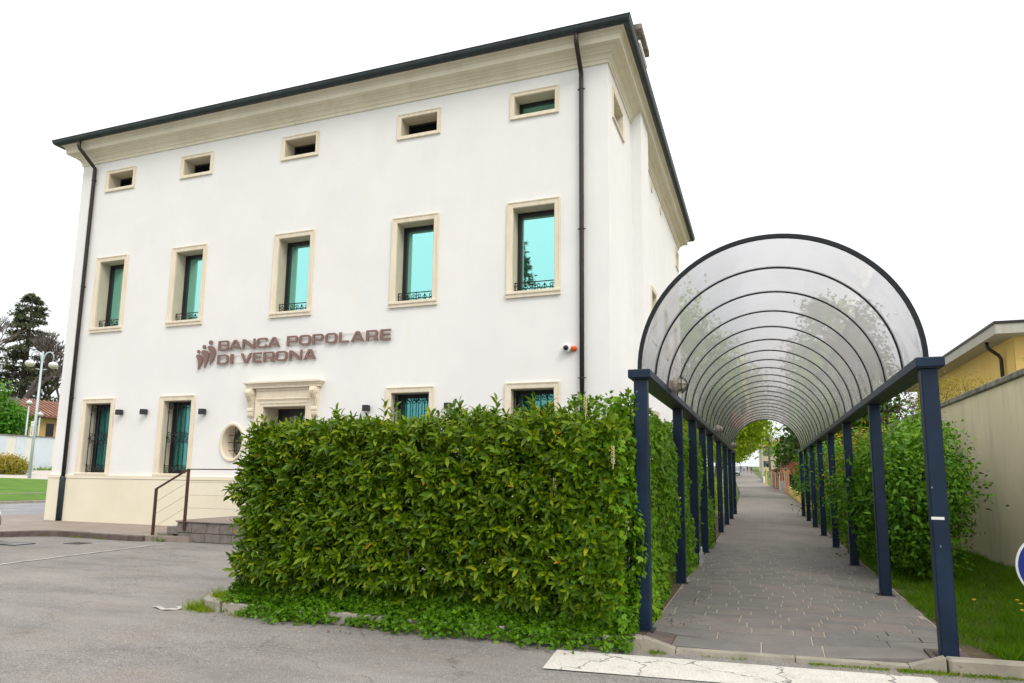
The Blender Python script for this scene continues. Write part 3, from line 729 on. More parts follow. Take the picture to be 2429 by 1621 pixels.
# side wall windows (seen at a raking angle)
for y0, y1, z0, z1 in SWIN:
    g = MB(); d = .1
    g.loops([[(XR+x,y0-k,z0-k),(XR+x,y1+k,z0-k),(XR+x,y1+k,z1+k),(XR+x,y0-k,z1+k)] for k,x in ((d,-.01),(d,.05),(.01,.03),(0,.02),(0,-.36))])
    wn = g.build('window', MA['stone'], bank)
    g = MB().box(XR-.36,XR-.33,y0,y1,z0,z1); g.build('pane', MA['glass2'], wn)
    g = MB(); 
    for q in (y0,y1-.07): g.box(XR-.33,XR-.28,q,q+.07,z0,z1)
    g.box(XR-.33,XR-.28,y0+.07,y1-.07,z1-.07,z1); g.build('frame', MA['frame'], wn)
for yv in (21.2,23.25):
    g = MB(); g.lathe([(.17,-.02),(.17,.03),(.14,.04),(.12,.015),(.0,.015)], (XR,yv,10.95), 'x', 20, 1, 1.1); g.build('round_vent', MA['stone'], bank)
# oval window
g = MB()
def oval(k, y): return [(OV[0]+(OV[2]+k)*math.cos(2*math.pi*i/K), YF+y, OV[1]+(OV[3]+k)*math.sin(2*math.pi*i/K)) for i in range(K)]
g.loops([oval(.075,.01),oval(.075,-.04),oval(.06,-.05),oval(.015,-.04),oval(0,-.02),oval(0,.42)])
ow = g.build('oval_window', MA['stone'], bank, smooth=False)
g = MB(); g.add(oval(.02,.40),[tuple(range(K))]); g.build('pane', MA['farglass'], ow)
g = MB(); 
for dz in (-.22,0,.2):
    hw = OV[2]*math.sqrt(1-(dz/OV[3])**2); g.tube([(OV[0]-hw,YF+.2,OV[1]+dz),(OV[0]+hw,YF+.2,OV[1]+dz)], .009, 5)
for dx in (-.11,.11):
    hh = OV[3]*math.sqrt(1-(dx/OV[2])**2); g.tube([(OV[0]+dx,YF+.21,OV[1]-hh),(OV[0]+dx,YF+.21,OV[1]+hh)], .009, 5)
g.build('bar_grille', MA['iron'], ow)
# entrance: stone door case with hood on two scrolled consoles
x0, x1, z0, z1 = DOOR
g = MB(); surround(g, x0, x1, z0, z1, [(.23,.01),(.23,-.07),(.2,-.085),(.185,-.07),(.17,-.07),(.165,-.055),(.085,-.05),(.08,-.035),(.012,-.03),(0,-.02),(0,.02)], 0.)
dr = g.build('entrance', MA['stone'], bank)
g = MB().box(-12.66,-10.87,YF-.055,YF+.01,3.545,3.72); g.box(-12.66,-10.87,YF-.075,YF+.01,3.725,3.8,.01); g.build('frieze', MA['stone'], dr)
g = MB(); hp = [(0,3.80),(.22,3.80),(.22,3.855),(.235,3.862),(.245,3.885),(.275,3.915),(.3,3.925),(.3,3.955),(.0,3.985)]
hx0, hx1 = -12.80, -10.72
g.loops([[(hx0-o,YF+.01,z),(hx0-o,YF-o-.05,z),(hx1+o,YF-o-.05,z),(hx1+o,YF+.01,z)] for o,z in [(a-.12 if a else -.02,b) for a,b in hp]])
g.build('hood', MA['stone'], dr)
for xc in (-12.80,-10.76):
    g = MB(); pr = [(0,3.79),(.2,3.79),(.235,3.75),(.245,3.69),(.225,3.62),(.18,3.55),(.13,3.46),(.1,3.37),(.095,3.3),(.115,3.25),(.115,3.2),(.09,3.18),(.1,3.14),(.09,3.08),(.05,3.04),(0,3.03)]
    g.prism([(YF-a+.005,b) for a,b in pr], xc-.085, xc+.085, 'x')
    co = g.build('console', MA['stone'], dr)
    g = MB()
    for sx in (-1,1): g.lathe([(.085,0),(.085,.012),(.06,.02),(.055,.012),(.03,.012),(.02,.026),(0,.028)] if sx > 0 else [(0,-.028),(.02,-.026),(.03,-.012),(.055,-.012),(.06,-.02),(.085,-.012),(.085,0)], (xc+sx*.085,YF-.145,3.69), 'x', 14)
    for k in range(3): g.tube([(xc-.05+k*.05,YF-.2-.01,3.78),(xc-.05+k*.05,YF-.248,3.69),(xc-.05+k*.05,YF-.225,3.62),(xc-.05+k*.05,YF-.128,3.46),(xc-.05+k*.05,YF-.098,3.32)], .014, 6)
    g.build('scroll_carving', MA['stone'], co)
reveal(dr, x0, x1, z0, z1, .6)
g = MB(); 
for a, b in ((x0,(x0+x1)/2-.005),((x0+x1)/2+.005,x1)):
    g.loops([[(a,YF+.6+q,z0),(b,YF+.6+q,z0),(b,YF+.6+q,z1-.1),(a,YF+.6+q,z1-.1)] for q in (.05,0)]); g.loops([[(a+k,YF+.6+q,z0+k),(b-k,YF+.6+q,z0+k),(b-k,YF+.6+q,z1-.1-k),(a+k,YF+.6+q,z1-.1-k)] for k,q in ((0,0),(.09,0),(.09,.04))])
g.box(x0,x1,YF+.6,YF+.66,z1-.1,z1); d2 = g.build('door', MA['frame'], dr)
g = MB().box(x0+.05,x1-.05,YF+.635,YF+.645,z0+.05,z1-.12); g.build('door_glass', MA['farglass'], dr)
g = MB(); 
for k in (-1,1):
    for zc in (2.9,2.6): g.tube(spiral(((x0+x1)/2+k*.2,zc), .14, 1.4, 0, k, 16, y=YF+.58), .012, 5)
g.build('door_scroll', MA['grey'], dr)
# downpipes
def downpipe(x, r, zlow):
    g = MB(); Y = YF-.085
    g.tube([(x-.18*(x<-10),YF-.545,ZT+.53),(x-.18*(x<-10),YF-.545,ZT+.34),(x-.16*(x<-10),YF-.52,ZT+.27),(x-.03*(x<-10),YF-.16,ZT-.13),(x,Y,ZT-.22),(x,Y,ZT-.5),(x,Y,6),(x,Y,zlow)], r, 12)
    for z in (ZT-.62,7.2,3.75): g.lathe([(r+.008,-.012),(r+.008,.012)],(x,Y,z),'z',12)
    dp = g.build('downpipe', MA['copper'], bank, smooth=True)
    g = MB()
    for z in (ZT-.62,7.2,3.75): g.cbox((x,Y+.01,z),(r*2+.07,.03,.022),.004); g.cbox((x,Y+.05,z),(.03,.09,.03),.004)
    g.build('pipe_bracket', MA['copper'], dp)
    g = MB(); g.tube([(x,Y,zlow+.02),(x,Y,zlow-.05),(x,Y,.13)], [r+.02,r+.03,r+.03], 12); g.build('pipe_shoe', MA['cast'], dp, smooth=True)
downpipe(-19.52, .055, 1.4); downpipe(-3.715, .055, 1.4)

# ================================================================ things on and before the facade
def round_poly(pts, rad, n=4):
    """polygon with some corners rounded; rad = radius per corner"""
    out = []; k = len(pts)
    for i, p in enumerate(pts):
        r = rad[i]
        if r <= 0: out.append(p); continue
        p = Vector(p); a = (Vector(pts[i-1])-p); b = (Vector(pts[(i+1)%k])-p)
        r = min(r, a.length*.49, b.length*.49); a = p+a.normalized()*r; b = p+b.normalized()*r
        for j in range(n+1):
            t = j/n; q = a*(1-t)**2+p*2*t*(1-t)+b*t*t; out.append((q.x,q.y))
    return out
def rr(x0, y0, x1, y1, tl=0, tr=0, br=0, bl=0): return round_poly([(x0,y0),(x1,y0),(x1,y1),(x0,y1)], [bl,br,tr,tl], 6)
def glyph(c, w, h=.27):
    """contours of one wide bold letter, outline first, holes after"""
    s, t = .069, .047; m_ = h/2
    if c == 'I': return [[(0,0),(w,0),(w,h),(0,h)]]
    if c == 'L': return [[(0,0),(w,0),(w,t),(s,t),(s,h),(0,h)]]
    if c == 'E': return [[(0,0),(w,0),(w,t),(s,t),(s,m_-t*.45),(w*.95,m_-t*.45),(w*.95,m_+t*.45),(s,m_+t*.45),(s,h-t),(w,h-t),(w,h),(0,h)]]
    if c == 'O': return [rr(0,0,w,h,.12,.12,.12,.12), rr(s,t,w-s,h-t,.06,.06,.06,.06)]
    if c == 'D': return [rr(0,0,w,h,0,.14,.14,0), rr(s,t,w-s,h-t,0,.07,.07,0)]
    if c == 'P': return [round_poly([(0,0),(s,0),(s,h*.34),(w,h*.34),(w,h),(0,h)],[0,0,0,.09,.1,0],6), rr(s,h*.34+t*.9,w-s,h-t*.9,0,.04,.04,0)]
    if c == 'B': return [round_poly([(0,0),(w,0),(w,m_+.008),(w*.97,m_+.012),(w*.97,h),(0,h)],[0,.09,.05,.05,.09,0],6), rr(s,t*.9,w-s,m_-t*.28,0,.035,.035,0), rr(s,m_+t*.38,w-s*1.05,h-t*.9,0,.035,.035,0)]
    if c == 'R': return [round_poly([(0,0),(s,0),(s,h*.33),(w*.5,h*.33),(w*.68,h*.25),(w*.7,0),(w,0),(w*.985,h*.27),(w*.9,h*.4),(w*.985,h*.52),(w*.985,h),(0,h)],[0,0,0,.02,.03,0,0,.05,.01,.05,.1,0],5), rr(s,h*.33+t*.9,w-s,h-t*.9,0,.04,.04,0)]
    if c == 'C': return [round_poly([(0,0),(w,0),(w,h*.31),(w-s,h*.31),(w-s,t),(s,t),(s,h-t),(w-s,h-t),(w-s,h*.7),(w,h*.7),(w,h),(0,h)],[.12,.11,0,0,.05,.06,.06,.05,0,0,.11,.12],6)]
    if c == 'N': return [[(0,0),(s*.9,0),(s*.9,h*.66),(w-s*1.3,0),(w,0),(w,h),(w-s*.9,h),(w-s*.9,h*.34),(s*1.3,h),(0,h)]]
    if c == 'A': return [[(0,0),(s*1.08,0),(s*1.4,h*.2),(w-s*1.4,h*.2),(w-s*1.08,0),(w,0),(w*.5+s*.72,h),(w*.5-s*.72,h)], [(s*1.78,h*.39),(w-s*1.78,h*.39),(w*.5,h*.8)]]
    if c == 'V': return [[(w*.5-s*.66,0),(w*.5+s*.66,0),(w,h),(w-s*1.12,h),(w*.5,h*.26),(s*1.12,h),(0,h)]]
def solid_outline(name, contours, depth, parent, origin, mat):
    cu = bpy.data.curves.new('tmp', 'CURVE'); cu.dimensions = '2D'; cu.fill_mode = 'BOTH'; cu.extrude = depth/2
    for ct in contours:
        sp = cu.splines.new('POLY'); sp.points.add(len(ct)-1); sp.use_cyclic_u = True
        for i, p in enumerate(ct): sp.points[i].co = (p[0], p[1], 0, 1)
    ob = bpy.data.objects.new('tmp', cu); me = bpy.data.meshes.new_from_object(ob)
    bpy.data.objects.remove(ob); bpy.data.curves.remove(cu)
    off = Vector(origin)-WO(parent)
    me.transform(Matrix.Translation(off) @ Matrix.Rotation(math.pi/2, 4, 'X'))
    me.materials.clear(); me.materials.append(mat); me.name = name
    return link(name, me, parent)
SY = YF-.06
sg = thing('bank_sign', 'brown raised letters reading BANCA POPOLARE DI VERONA with three figures emblem on white facade', 'sign', (-11.5, SY, 4.5))
for row_, zb in (([('B',-14.06,-13.67),('A',-13.68,-13.25),('N',-13.23,-12.78),('C',-12.76,-12.38),('A',-12.38,-11.96),('P',-11.76,-11.39),('O',-11.38,-10.98),('P',-10.95,-10.59),('O',-10.56,-10.17),('L',-10.13,-9.82),('A',-9.78,-9.37),('R',-9.33,-8.97),('E',-8.92,-8.60)], 4.91),
                 ([('D',-14.06,-13.65),('I',-13.61,-13.49),('V',-13.26,-12.86),('E',-12.85,-12.54),('R',-12.5,-12.12),('O',-12.11,-11.7),('N',-11.66,-11.23),('A',-11.2,-10.8)], 4.52)):
    for c, a, b in row_: solid_outline('letter', glyph(c, b-a-.02), .03, sg, (a,SY,zb), MA['sign'])
    g = MB()
    for dz in (.03,.235):
        if zb > 4.8: g.box(-14.0,-12.0,SY+.03,SY+.04,zb+dz-.004,zb+dz+.004); g.box(-11.7,-8.64,SY+.03,SY+.04,zb+dz-.004,zb+dz+.004)
        else: g.box(-14.0,-10.84,SY+.03,SY+.04,zb+dz-.004,zb+dz+.004)
    for x in np.arange(-13.9,-10.9,.75): g.tube([(x,SY+.05,zb+.13),(x,YF+.01,zb+.13)], .008, 5)
    g.build('mounting_rail', MA['rail'], sg)
FIG = [((-14.335,5.135,.062),[(-14.44,5.02),(-14.4,5.055),(-14.32,5.065),(-14.22,5.03),(-14.155,4.955),(-14.14,4.87),(-14.165,4.76),(-14.225,4.64),(-14.3,4.52),(-14.322,4.53),(-14.307,4.66),(-14.312,4.78),(-14.335,4.88),(-14.385,4.96)]),
       ((-14.555,5.02,.057),[(-14.65,4.895),(-14.615,4.935),(-14.54,4.95),(-14.45,4.925),(-14.39,4.85),(-14.378,4.765),(-14.4,4.66),(-14.435,4.55),(-14.485,4.44),(-14.507,4.45),(-14.505,4.57),(-14.517,4.68),(-14.543,4.77),(-14.59,4.84)]),
       ((-14.745,4.895,.05),[(-14.825,4.79),(-14.79,4.825),(-14.725,4.84),(-14.65,4.815),(-14.6,4.745),(-14.588,4.67),(-14.612,4.57),(-14.655,4.48),(-14.705,4.4),(-14.727,4.41),(-14.725,4.51),(-14.73,4.61),(-14.755,4.69),(-14.79,4.745)])]
for (hx,hz,hr), bd in FIG:
    solid_outline('emblem_figure', [round_poly([(p[0]-hx,p[1]-hz) for p in bd], [.03]*len(bd), 3)], .03, sg, (hx,SY,hz), MA['sign'])
    solid_outline('emblem_head', [[(hr*math.cos(i*.3927),hr*math.sin(i*.3927)) for i in range(16)]], .03, sg, (hx,SY,hz+.022), MA['sign'])
g = MB(); g.box(-14.74,-14.2,SY+.045,SY+.06,4.66,4.672); g.box(-14.7,-14.2,SY+.045,SY+.06,4.86,4.872); g.build('mounting_rail', MA['rail'], sg)
# wall lamps
for x, z, lb in ((-17.5,3.27,'small dark box wall lamp just right of the leftmost ground floor window'),(-16.56,3.265,'small dark box wall lamp just left of the second ground floor window'),
              (-14.42,3.225,'small dark box wall lamp above left of the oval window'),(-9.22,3.2,'small dark box wall lamp right of the entrance, half hidden by hedge top'),(-6.98,3.2,'small dark box wall lamp between the two windows above the hedge')):
    lp = thing('wall_lamp', lb, 'lamp', (x,YF,z), 'dark box lamps on the bank facade')
    MB().box(x-.075,x+.075,YF-.17,YF-.03,z-.075,z+.075,.004).build('lamp_box', MA['louvre'], lp)
    MB().box(x-.045,x+.045,YF-.032,YF+.005,z-.05,z+.05).build('wall_plate', MA['louvre'], lp)
    MB().box(x-.055,x+.055,YF-.15,YF-.05,z-.079,z-.0745).build('lens', MA['lampglass'], lp)
# security camera and alarm strobe
sc_ = thing('security_camera', 'white dome security camera with black eye beside the right downpipe', 'camera', (-4.07,YF,4.44))
g = MB(); g.lathe([(.095,0),(.105,-.03),(.105,-.09),(.08,-.135)],(-4.07,YF+.002,4.44),'y',20); g.build('housing', MA['white'], sc_, smooth=True)
g = MB(); g.lathe([(.062,-.13),(.058,-.16),(.04,-.18),(.0,-.188)],(-4.07,YF+.002,4.44),'y',16); g.build('dome', MA['black'], sc_, smooth=True)
st = thing('alarm_light', 'small round orange alarm light right of the security camera', 'alarm', (-3.915,YF,4.43))
g = MB(); g.lathe([(.07,0),(.07,-.03),(.06,-.035)],(-3.915,YF+.002,4.43),'y',16); g.build('base', MA['orange'], st)
g = MB(); g.lathe([(.056,-.033),(.056,-.09),(.045,-.115),(.0,-.125)],(-3.915,YF+.002,4.43),'y',16); g.build('lens', MA['orange'], st, smooth=True)
# entrance steps and landing of stone blocks
es = thing('entrance_steps', 'grey stone steps and landing before the bank entrance', 'steps', (-12,12.3,0))
def blocks(x0, x1, y0, y1, z0, z1, wd):
    x = x0
    while x < x1-.02:
        b = min(x1, x+wd*random.uniform(.8,1.25)); b = x1 if x1-b < .12 else b
        MB().box(x+.004,b-.004,y0+random.uniform(0,.006),y1,z0+.003,z1-.003,.012).build('stone_block', MA['block'], es); x = b
g = MB().box(-12.66,-9.55,12.42,YF-.066,-.05,.455); g.box(-12.95,-12.66,12.42,YF-.066,-.05,.315); g.box(-13.25,-12.95,12.42,YF-.066,-.05,.155); g.build('core', MA['block'], es)
blocks(-13.33,-12.9,12.33,12.43,0,.17,.5); blocks(-12.75,-9.5,12.32,12.43,0,.2,.36); blocks(-12.78,-9.5,12.31,12.43,.2,.44,.45)
for xs_, zt_ in ((-13.36,.17),(-13.07,.33)):
    for k in range(3): MB().box(xs_,xs_+.33,12.31+k*.71,12.31+k*.71+.7,zt_-.17,zt_,.01).build('step', MA['block'], es)
for k in range(5):
    for j in range(3): MB().box(-12.80+k*.65,-12.80+k*.65+.642,12.28+j*.735,12.28+j*.735+.727,.44,.478,.008).build('tread_slab', MA['porphyry'], es)
hr_ = thing('handrail', 'brown steel handrail with wire infill beside the entrance steps', 'railing', (-13.4,12.26,0))
P1, P2, P3 = (-13.42,12.24), (-12.52,12.27), (-9.6,12.27)
for p, za, zb in ((P1,.0,1.18),(P2,.26,1.64),(P3,.3,1.64)):
    MB().box(p[0]-.035,p[0]+.035,p[1]-.012,p[1]+.028,za,zb,.004).build('post', MA['rust'], hr_)
g = MB(); MB.tube(g,[(P1[0]-.02,P1[1]+.005,1.17),(P2[0],P2[1]+.005,1.645)], .026, 4, sq=True); g.build('sloping_rail', MA['rust'], hr_)
g = MB().box(P2[0]-.03,P3[0]+.03,P2[1]-.012,P2[1]+.03,1.635,1.66,.003); g.build('top_rail', MA['rust'], hr_)
for k in range(1,4):
    g = MB(); z1_, z2_ = 1.17-.29*k, 1.64-.29*k
    g.tube([(P1[0],P1[1]+.01,z1_),(P2[0],P2[1]+.01,z2_),(P3[0],P3[1]+.01,z2_)], .0045, 5); g.build('wire', MA['steelwire'], hr_)
# iron covers, litter
dc = MB().box(-14.5,-14.05,10.9,11.25,-.02,.006,.004).build('manhole_cover', MA['louvre'], label='dark square iron cover set in the asphalt', cat='manhole'); recentre(dc, (-14.27,11.07,0))
dg = thing('drain_grate', 'barred iron drain grate in the asphalt near the left kerb', 'drain', (-15.2,10.4,0))
g = MB()
for a in ((-15.45,-14.97,10.18,10.21),(-15.45,-14.97,10.6,10.63),(-15.45,-15.42,10.21,10.6),(-15.0,-14.97,10.21,10.6)): g.box(a[0],a[1],a[2],a[3],-.02,.012)
g.build('rim', MA['louvre'], dg)
for k in range(9): MB().box(-15.405+k*.046,-15.385+k*.046,10.21,10.6,-.02,.010).build('bar', MA['grey'], dg)
g = MB(); lit = [(-6.86,6.36),(-6.75,6.33),(-6.62,6.28),(-6.52,6.29),(-6.46,6.36),(-6.52,6.42),(-6.6,6.45)]
vs = []
for i, p in enumerate(lit):
    z = zlot(*p)+.006+.012*(i % 2); vs += [(p[0]-.008,p[1]-.022,z),(p[0]+.008,p[1]+.022,z+.008)]
g.add(vs, [(2*i,2*i+1,2*i+3,2*i+2) for i in range(len(lit)-1)]); lt = g.build('plastic_strip', MA['thinpaint'], label='crumpled white plastic strip lying on the asphalt', cat='litter'); recentre(lt, (-6.6,6.35,0))
bt = thing('plastic_bottle', 'clear crushed bottle standing by a pergola post and the ivy', 'bottle', (-1.06,12.3,.1))
mt_b, n_, b_ = _nodes('clear_bottle_plastic'); b_.inputs['Base Color'].default_value = (.75,.8,.8,1); b_.inputs['Transmission Weight'].default_value = .7; b_.inputs['Roughness'].default_value = .15
g = MB(); g.lathe([(.04,.1),(.045,.13),(.045,.19),(.036,.21),(.045,.24),(.044,.30),(.02,.36),(.016,.39)],(-1.06,12.3,0),'z',14); g.build('body', mt_b, bt, smooth=True)
g = MB(); g.lathe([(.018,.385),(.018,.41),(.0,.411)],(-1.06,12.3,0),'z',10); g.build('cap', MA['white'], bt)

# ================================================================ arched walkway canopy
cv = thing('arched_canopy', 'long barrel-vaulted smoked acrylic canopy on navy steel posts over the footpath', 'canopy', (.135,18,.1))
PLX, PRX, Y0, BAY = -1.165, 1.438, 7.0, 3.25
PLY = [7.0,10.2,12.4,14.45,16.6,19.85,23.1,26.3,29.75]; PRY = [Y0+BAY*i for i in range(8)]
for x, ysl in ((PLX,PLY),(PRX,PRY)):
    for y in ysl:
        p = MB().box(x-.068,x+.068,y-.068,y+.068,.1,2.6,.012).build('post', MA['navy'], cv)
        g = MB(); g.box(x-.1,x+.1,y-.1,y+.1,.095,.107); g.build('base_plate', MA['beam'], p)
CX, CZ, CR = .127, 2.69, 1.305
for sx, x in ((-1,PLX),(1,PRX)):
    g = MB(); yb = Y0+BAY*7+.12
    g.box(x-.115,x+.115,Y0-.13,yb,2.6,2.69,.008)
    bm = g.build('beam', MA['navy'], cv)
    g = MB().box(x-.10,x+.10,Y0-.11,yb-.02,2.595,2.602); g.build('beam_lining', MA['beam'], bm)
NR = 21; rs_ = BAY*7/NR
def arch(y, r, n=40, a0=0, a1=math.pi): return [(CX-r*math.cos(a0+(a1-a0)*i/n), y, CZ+r*math.sin(a0+(a1-a0)*i/n)) for i in range(n+1)]
for k in range(NR+1):
    y = Y0-.03+rs_*k; w_ = .035 if k in (0,NR) else .019; d_ = .034 if k in (0,NR) else .022
    g = MB(); n = 44
    r0, r1 = CR-d_*.75, CR+d_*.45
    rings = []
    A0, A1 = arch(y-w_/2,r0,n), arch(y+w_/2,r0,n); B0, B1 = arch(y-w_/2,r1,n), arch(y+w_/2,r1,n)
    vs = []
    for i in range(n+1): vs += [A0[i],B0[i],B1[i],A1[i]]
    fs = [(4*i+j,4*i+(j+1)%4,4*i+4+(j+1)%4,4*i+4+j) for i in range(n) for j in range(4)]+[(3,2,1,0),tuple(4*n+j for j in range(4))]
    g.add(vs, fs); g.build('rib', MA['rib'], cv)
for k in range(NR):
    y = Y0-.03+rs_*k+.012; g = MB(); n = 36
    a, b = arch(y,CR,n), arch(y+rs_-.024,CR,n); vs = []
    for i in range(n+1): vs += [a[i],b[i]]
    g.add(vs, [(2*i,2*i+1,2*i+3,2*i+2) for i in range(n)]); g.build('roof_sheet', MA['sheet'], cv, smooth=True)
for x, y, z, wd in ((PRX,PRY[0],1.265,.10),(PRX,PRY[3],1.49,.14),(PLX,PLY[1],1.3,.10)):
    MB().box(x-.071,x-.071+wd,y-.0715,y-.069,z-.012,z+.012 if wd < .12 else z+.022).build('white_tape', MA['white'], cv)
for y, lb in ((8.6,'round caged bulkhead lamp on the left canopy beam, nearest the road'),(16.9,'round caged bulkhead lamp halfway along the left canopy beam'),(25.4,'round caged bulkhead lamp near the far end of the left canopy beam')):
    bl = thing('bulkhead_lamp', lb, 'lamp', (PLX+.115,y,2.7), 'caged lamps under the canopy')
    x = PLX+.115
    g = MB(); g.box(x-.03,x+.03,y-.05,y+.05,2.66,2.8,.008); g.lathe([(.1,.028),(.105,.05),(.1,.085)],(x,y,2.74),'x',18); g.build('body', MA['beige'], bl)
    g = MB(); g.lathe([(.092,.086),(.088,.12),(.07,.155),(.04,.175),(0,.18)],(x,y,2.74),'x',18); g.build('globe', MA['lampglass'], bl, smooth=True)
    g = MB()
    for a in range(4):
        ca, sa = math.cos(a*math.pi/4), math.sin(a*math.pi/4)
        g.tube([(x+.09,y+ca*.107,2.74+sa*.107),(x+.14,y+ca*.098,2.74+sa*.098),(x+.185,y+ca*.05,2.74+sa*.05),(x+.195,y,2.74),(x+.185,y-ca*.05,2.74-sa*.05),(x+.14,y-ca*.098,2.74-sa*.098),(x+.09,y-ca*.107,2.74-sa*.107)], .0045, 5)
    g.tube([(x+.13,y+.1*math.cos(t*.4488),2.74+.1*math.sin(t*.4488)) for t in range(15)], .0045, 5, cap=False)
    g.build('wire_cage', MA['iron'], bl)

# ================================================================ right side: garden wall, yellow house, sign
gw = thing('garden_wall', 'tall yellowish plastered garden wall with weathered coping right of the canopy', 'wall', (4.1,16,.09))
MB().box(4.0,4.25,5.0,27,-.1,3.27).build('wall_face', MA['gwall'], gw)
y = 5.0
while y < 26.9:
    MB().box(3.95,4.3,y+.003,min(27,y+1.1)-.003,3.272,3.385+random.uniform(-.004,.004),.018).build('coping_stone', MA['coping'], gw); y += 1.1
yh = thing('yellow_house', 'yellow house with broad pale eaves and brown downpipe behind the garden wall', 'house', (6.5,21.6,0))
hx, hy = 6.52, 21.62
SW = [(25.35,25.95,4.1,4.55)]
g = MB(); wall_cells(g, hy, 34, 0, 5.5, SW, lambda u,z: (hx,u,z), True)
g.box(hx+.01,22,hy,hy+.2,0,5.5); g.box(hx+.01,22,33.9,34.0,0,5.5); g.box(21.9,22.0,hy+.2,33.9,0,5.5); g.build('wall', MA['yellow'], yh)
g = MB().box(hx+.005,hx+.05,25.35,25.95,4.1,4.55) ; g.v = [(p[0]+.1,p[1],p[2]) for p in g.v]; wn = g.build('window', MA['farglass'], yh)
e = .54
g = MB(); g.box(hx-e,22.5,hy-e,34.5,5.49,5.76); g.build('eave', MA['eave'], yh)
g = MB(); g.loops([[(hx-e-k,hy-e-k,z),(22.5+k,hy-e-k,z),(22.5+k,34.5+k,z),(hx-e-k,34.5+k,z)] for k,z in ((.0,5.755),(.03,5.762),(.03,5.83),(-.1,5.83))]); g.build('eave_flashing', MA['copper'], yh)
g = MB(); q = 1.5; rz = 5.84
A = [(hx-e+q,hy-e+q,rz),(22.5-q,hy-e+q,rz),(22.5-q,34.5-q,rz),(hx-e+q,34.5-q,rz)]
g.add(A+[(12.6,28.2,rz+1.75),(16.2,28.2,rz+1.75)], [(0,1,5,4),(1,2,5),(2,3,4,5),(3,0,4)]); g.build('roof', MA['tile'], yh)
g = MB(); px, py = hx-.09, 22.4
g.tube([(hx-.40,py+.0,5.5),(hx-.40,py,5.38),(hx-.36,py,5.30),(hx-.14,py,5.1),(px,py,5.0),(px,py,2.5)], .05, 10); g.build('downpipe', MA['copper'], yh, smooth=True)
g = MB(); g.box(hx-.16,hx,26.3,26.42,4.38,4.55,.01); g.tube([(hx-.16,26.36,4.44),(hx-.2,26.36,4.44)], .04, 8); g.build('outdoor_siren', MA['white'], yh)
bs = thing('road_sign', 'round blue road sign with white rim cut by the right edge of the photo', 'road sign', (2.37,7.32,.09))
def disc(r0, y): return [(2.365+r0*math.cos(2*math.pi*i/40), y, .85+r0*math.sin(2*math.pi*i/40)) for i in range(40)]
g = MB(); g.loops([disc(.3,7.315),disc(.3,7.30),disc(.283,7.298)]); g.add(disc(.3,7.315),[tuple(range(40))[::-1]]); g.build('rim', MA['white'], bs)
g = MB(); g.add(disc(.2835,7.2975),[tuple(range(40))]); g.build('face', MA['blue'], bs)
g = MB(); g.tube([(2.365,7.35,.05),(2.365,7.35,1.12)], .03, 10); g.build('pole', MA['grey'], bs)
g = MB(); 
for z in (.72,.98): g.cbox((2.365,7.335,z),(.1,.05,.04),.005)
g.build('clamp', MA['grey'], bs)

# ================================================================ vegetation
def shoots(P0, DR, length, nl, L, div=(1.25,.45), droop=.12):
    """leaves set round shoots; returns P,D,N,L for every leaf"""
    n = len(P0); DR = nrm(DR); up = np.tile(np.array([[.13,.21,1.]]), (n,1))
    A = nrm(np.cross(DR, up)); B = np.cross(DR, A)
    Ps, Ds, Ns, Ls = [], [], [], []
    ph0 = uni(n, 0, 6.28)
    ln = np.broadcast_to(length, n)[:,None]; LL = np.broadcast_to(L, n)
    for j in range(nl):
        t = (j+.5)/nl; ph = (ph0+2.4*j+RNG.normal(0,.25,n))[:,None]
        dv = div[0]+(div[1]-div[0])*t+RNG.normal(0,.12,n)[:,None]
        side = A*np.cos(ph)+B*np.sin(ph)
        D = DR*np.cos(dv)+side*np.sin(dv); D[:,2] -= droop
        D = nrm(D); N = DR-D*np.sum(DR*D,axis=1,keepdims=True)+rnd(n,.12); 
        Ps.append(P0+DR*ln*(.15+.85*t)+side*.004); Ds.append(D); Ns.append(N); Ls.append(LL*RNG.uniform(.72,1.12,n)*(1-.25*(t > .85)))
    return np.concatenate(Ps), np.concatenate(Ds), np.concatenate(Ns), np.concatenate(Ls)
def wob(a, b, s=1.): return s*(np.sin(a*1.7+.6)*np.sin(b*2.3+1.1)+.5*np.sin(a*4.1+2)*np.sin(b*5.2+.3))
# ---- laurel hedge
HX0, HX1, HY0, HY1 = -5.78, -1.36, 6.60, 7.62
def hedge_top(x): return 2.14+.07*np.sin(x*2.1+1)+.05*np.sin(x*5.3)-.2*np.clip((-4.95-x)/.8,0,1)
def front_y(x, z): return HY0-.04+wob(x,z,.06)+.04*np.sin(x*9+z*3)*np.sin(z*8-x*2)+.16*np.clip((.55-z)/.5,0,1)+.10*np.clip((z-1.9)/.4,0,1)
def left_x(y, z): return HX0+.0+wob(y,z,.07)+.22*np.clip((.5-z)/.5,0,1)-.12*np.exp(-((z-1.35)/.45)**2)+.22*np.clip((z-1.6)/.6,0,1)
hd = thing('laurel_hedge', 'thick clipped cherry laurel hedge with glossy leaves left of the canopy', 'hedge', (-3.7,7.1,.095))
n = 1900; x = uni(n,HX0,HX1+.06); z = uni(n,.34,2.12); z = np.minimum(z, hedge_top(x))
Pf = np.stack([x,front_y(x,z)+uni(n,.02,.16),z],1); Df = np.tile([[0,-1.,.42]],(n,1))+rnd(n,.38); Df[:,2] -= .35*(z < .7)
n2 = 620; x = uni(n2,HX0+.15,HX1+.05); y = uni(n2,HY0+.02,HY1); Pt = np.stack([x,y,hedge_top(x)-uni(n2,.06,.2)],1); Dt = np.tile([[0,-.22,1.]],(n2,1))+rnd(n2,.36)
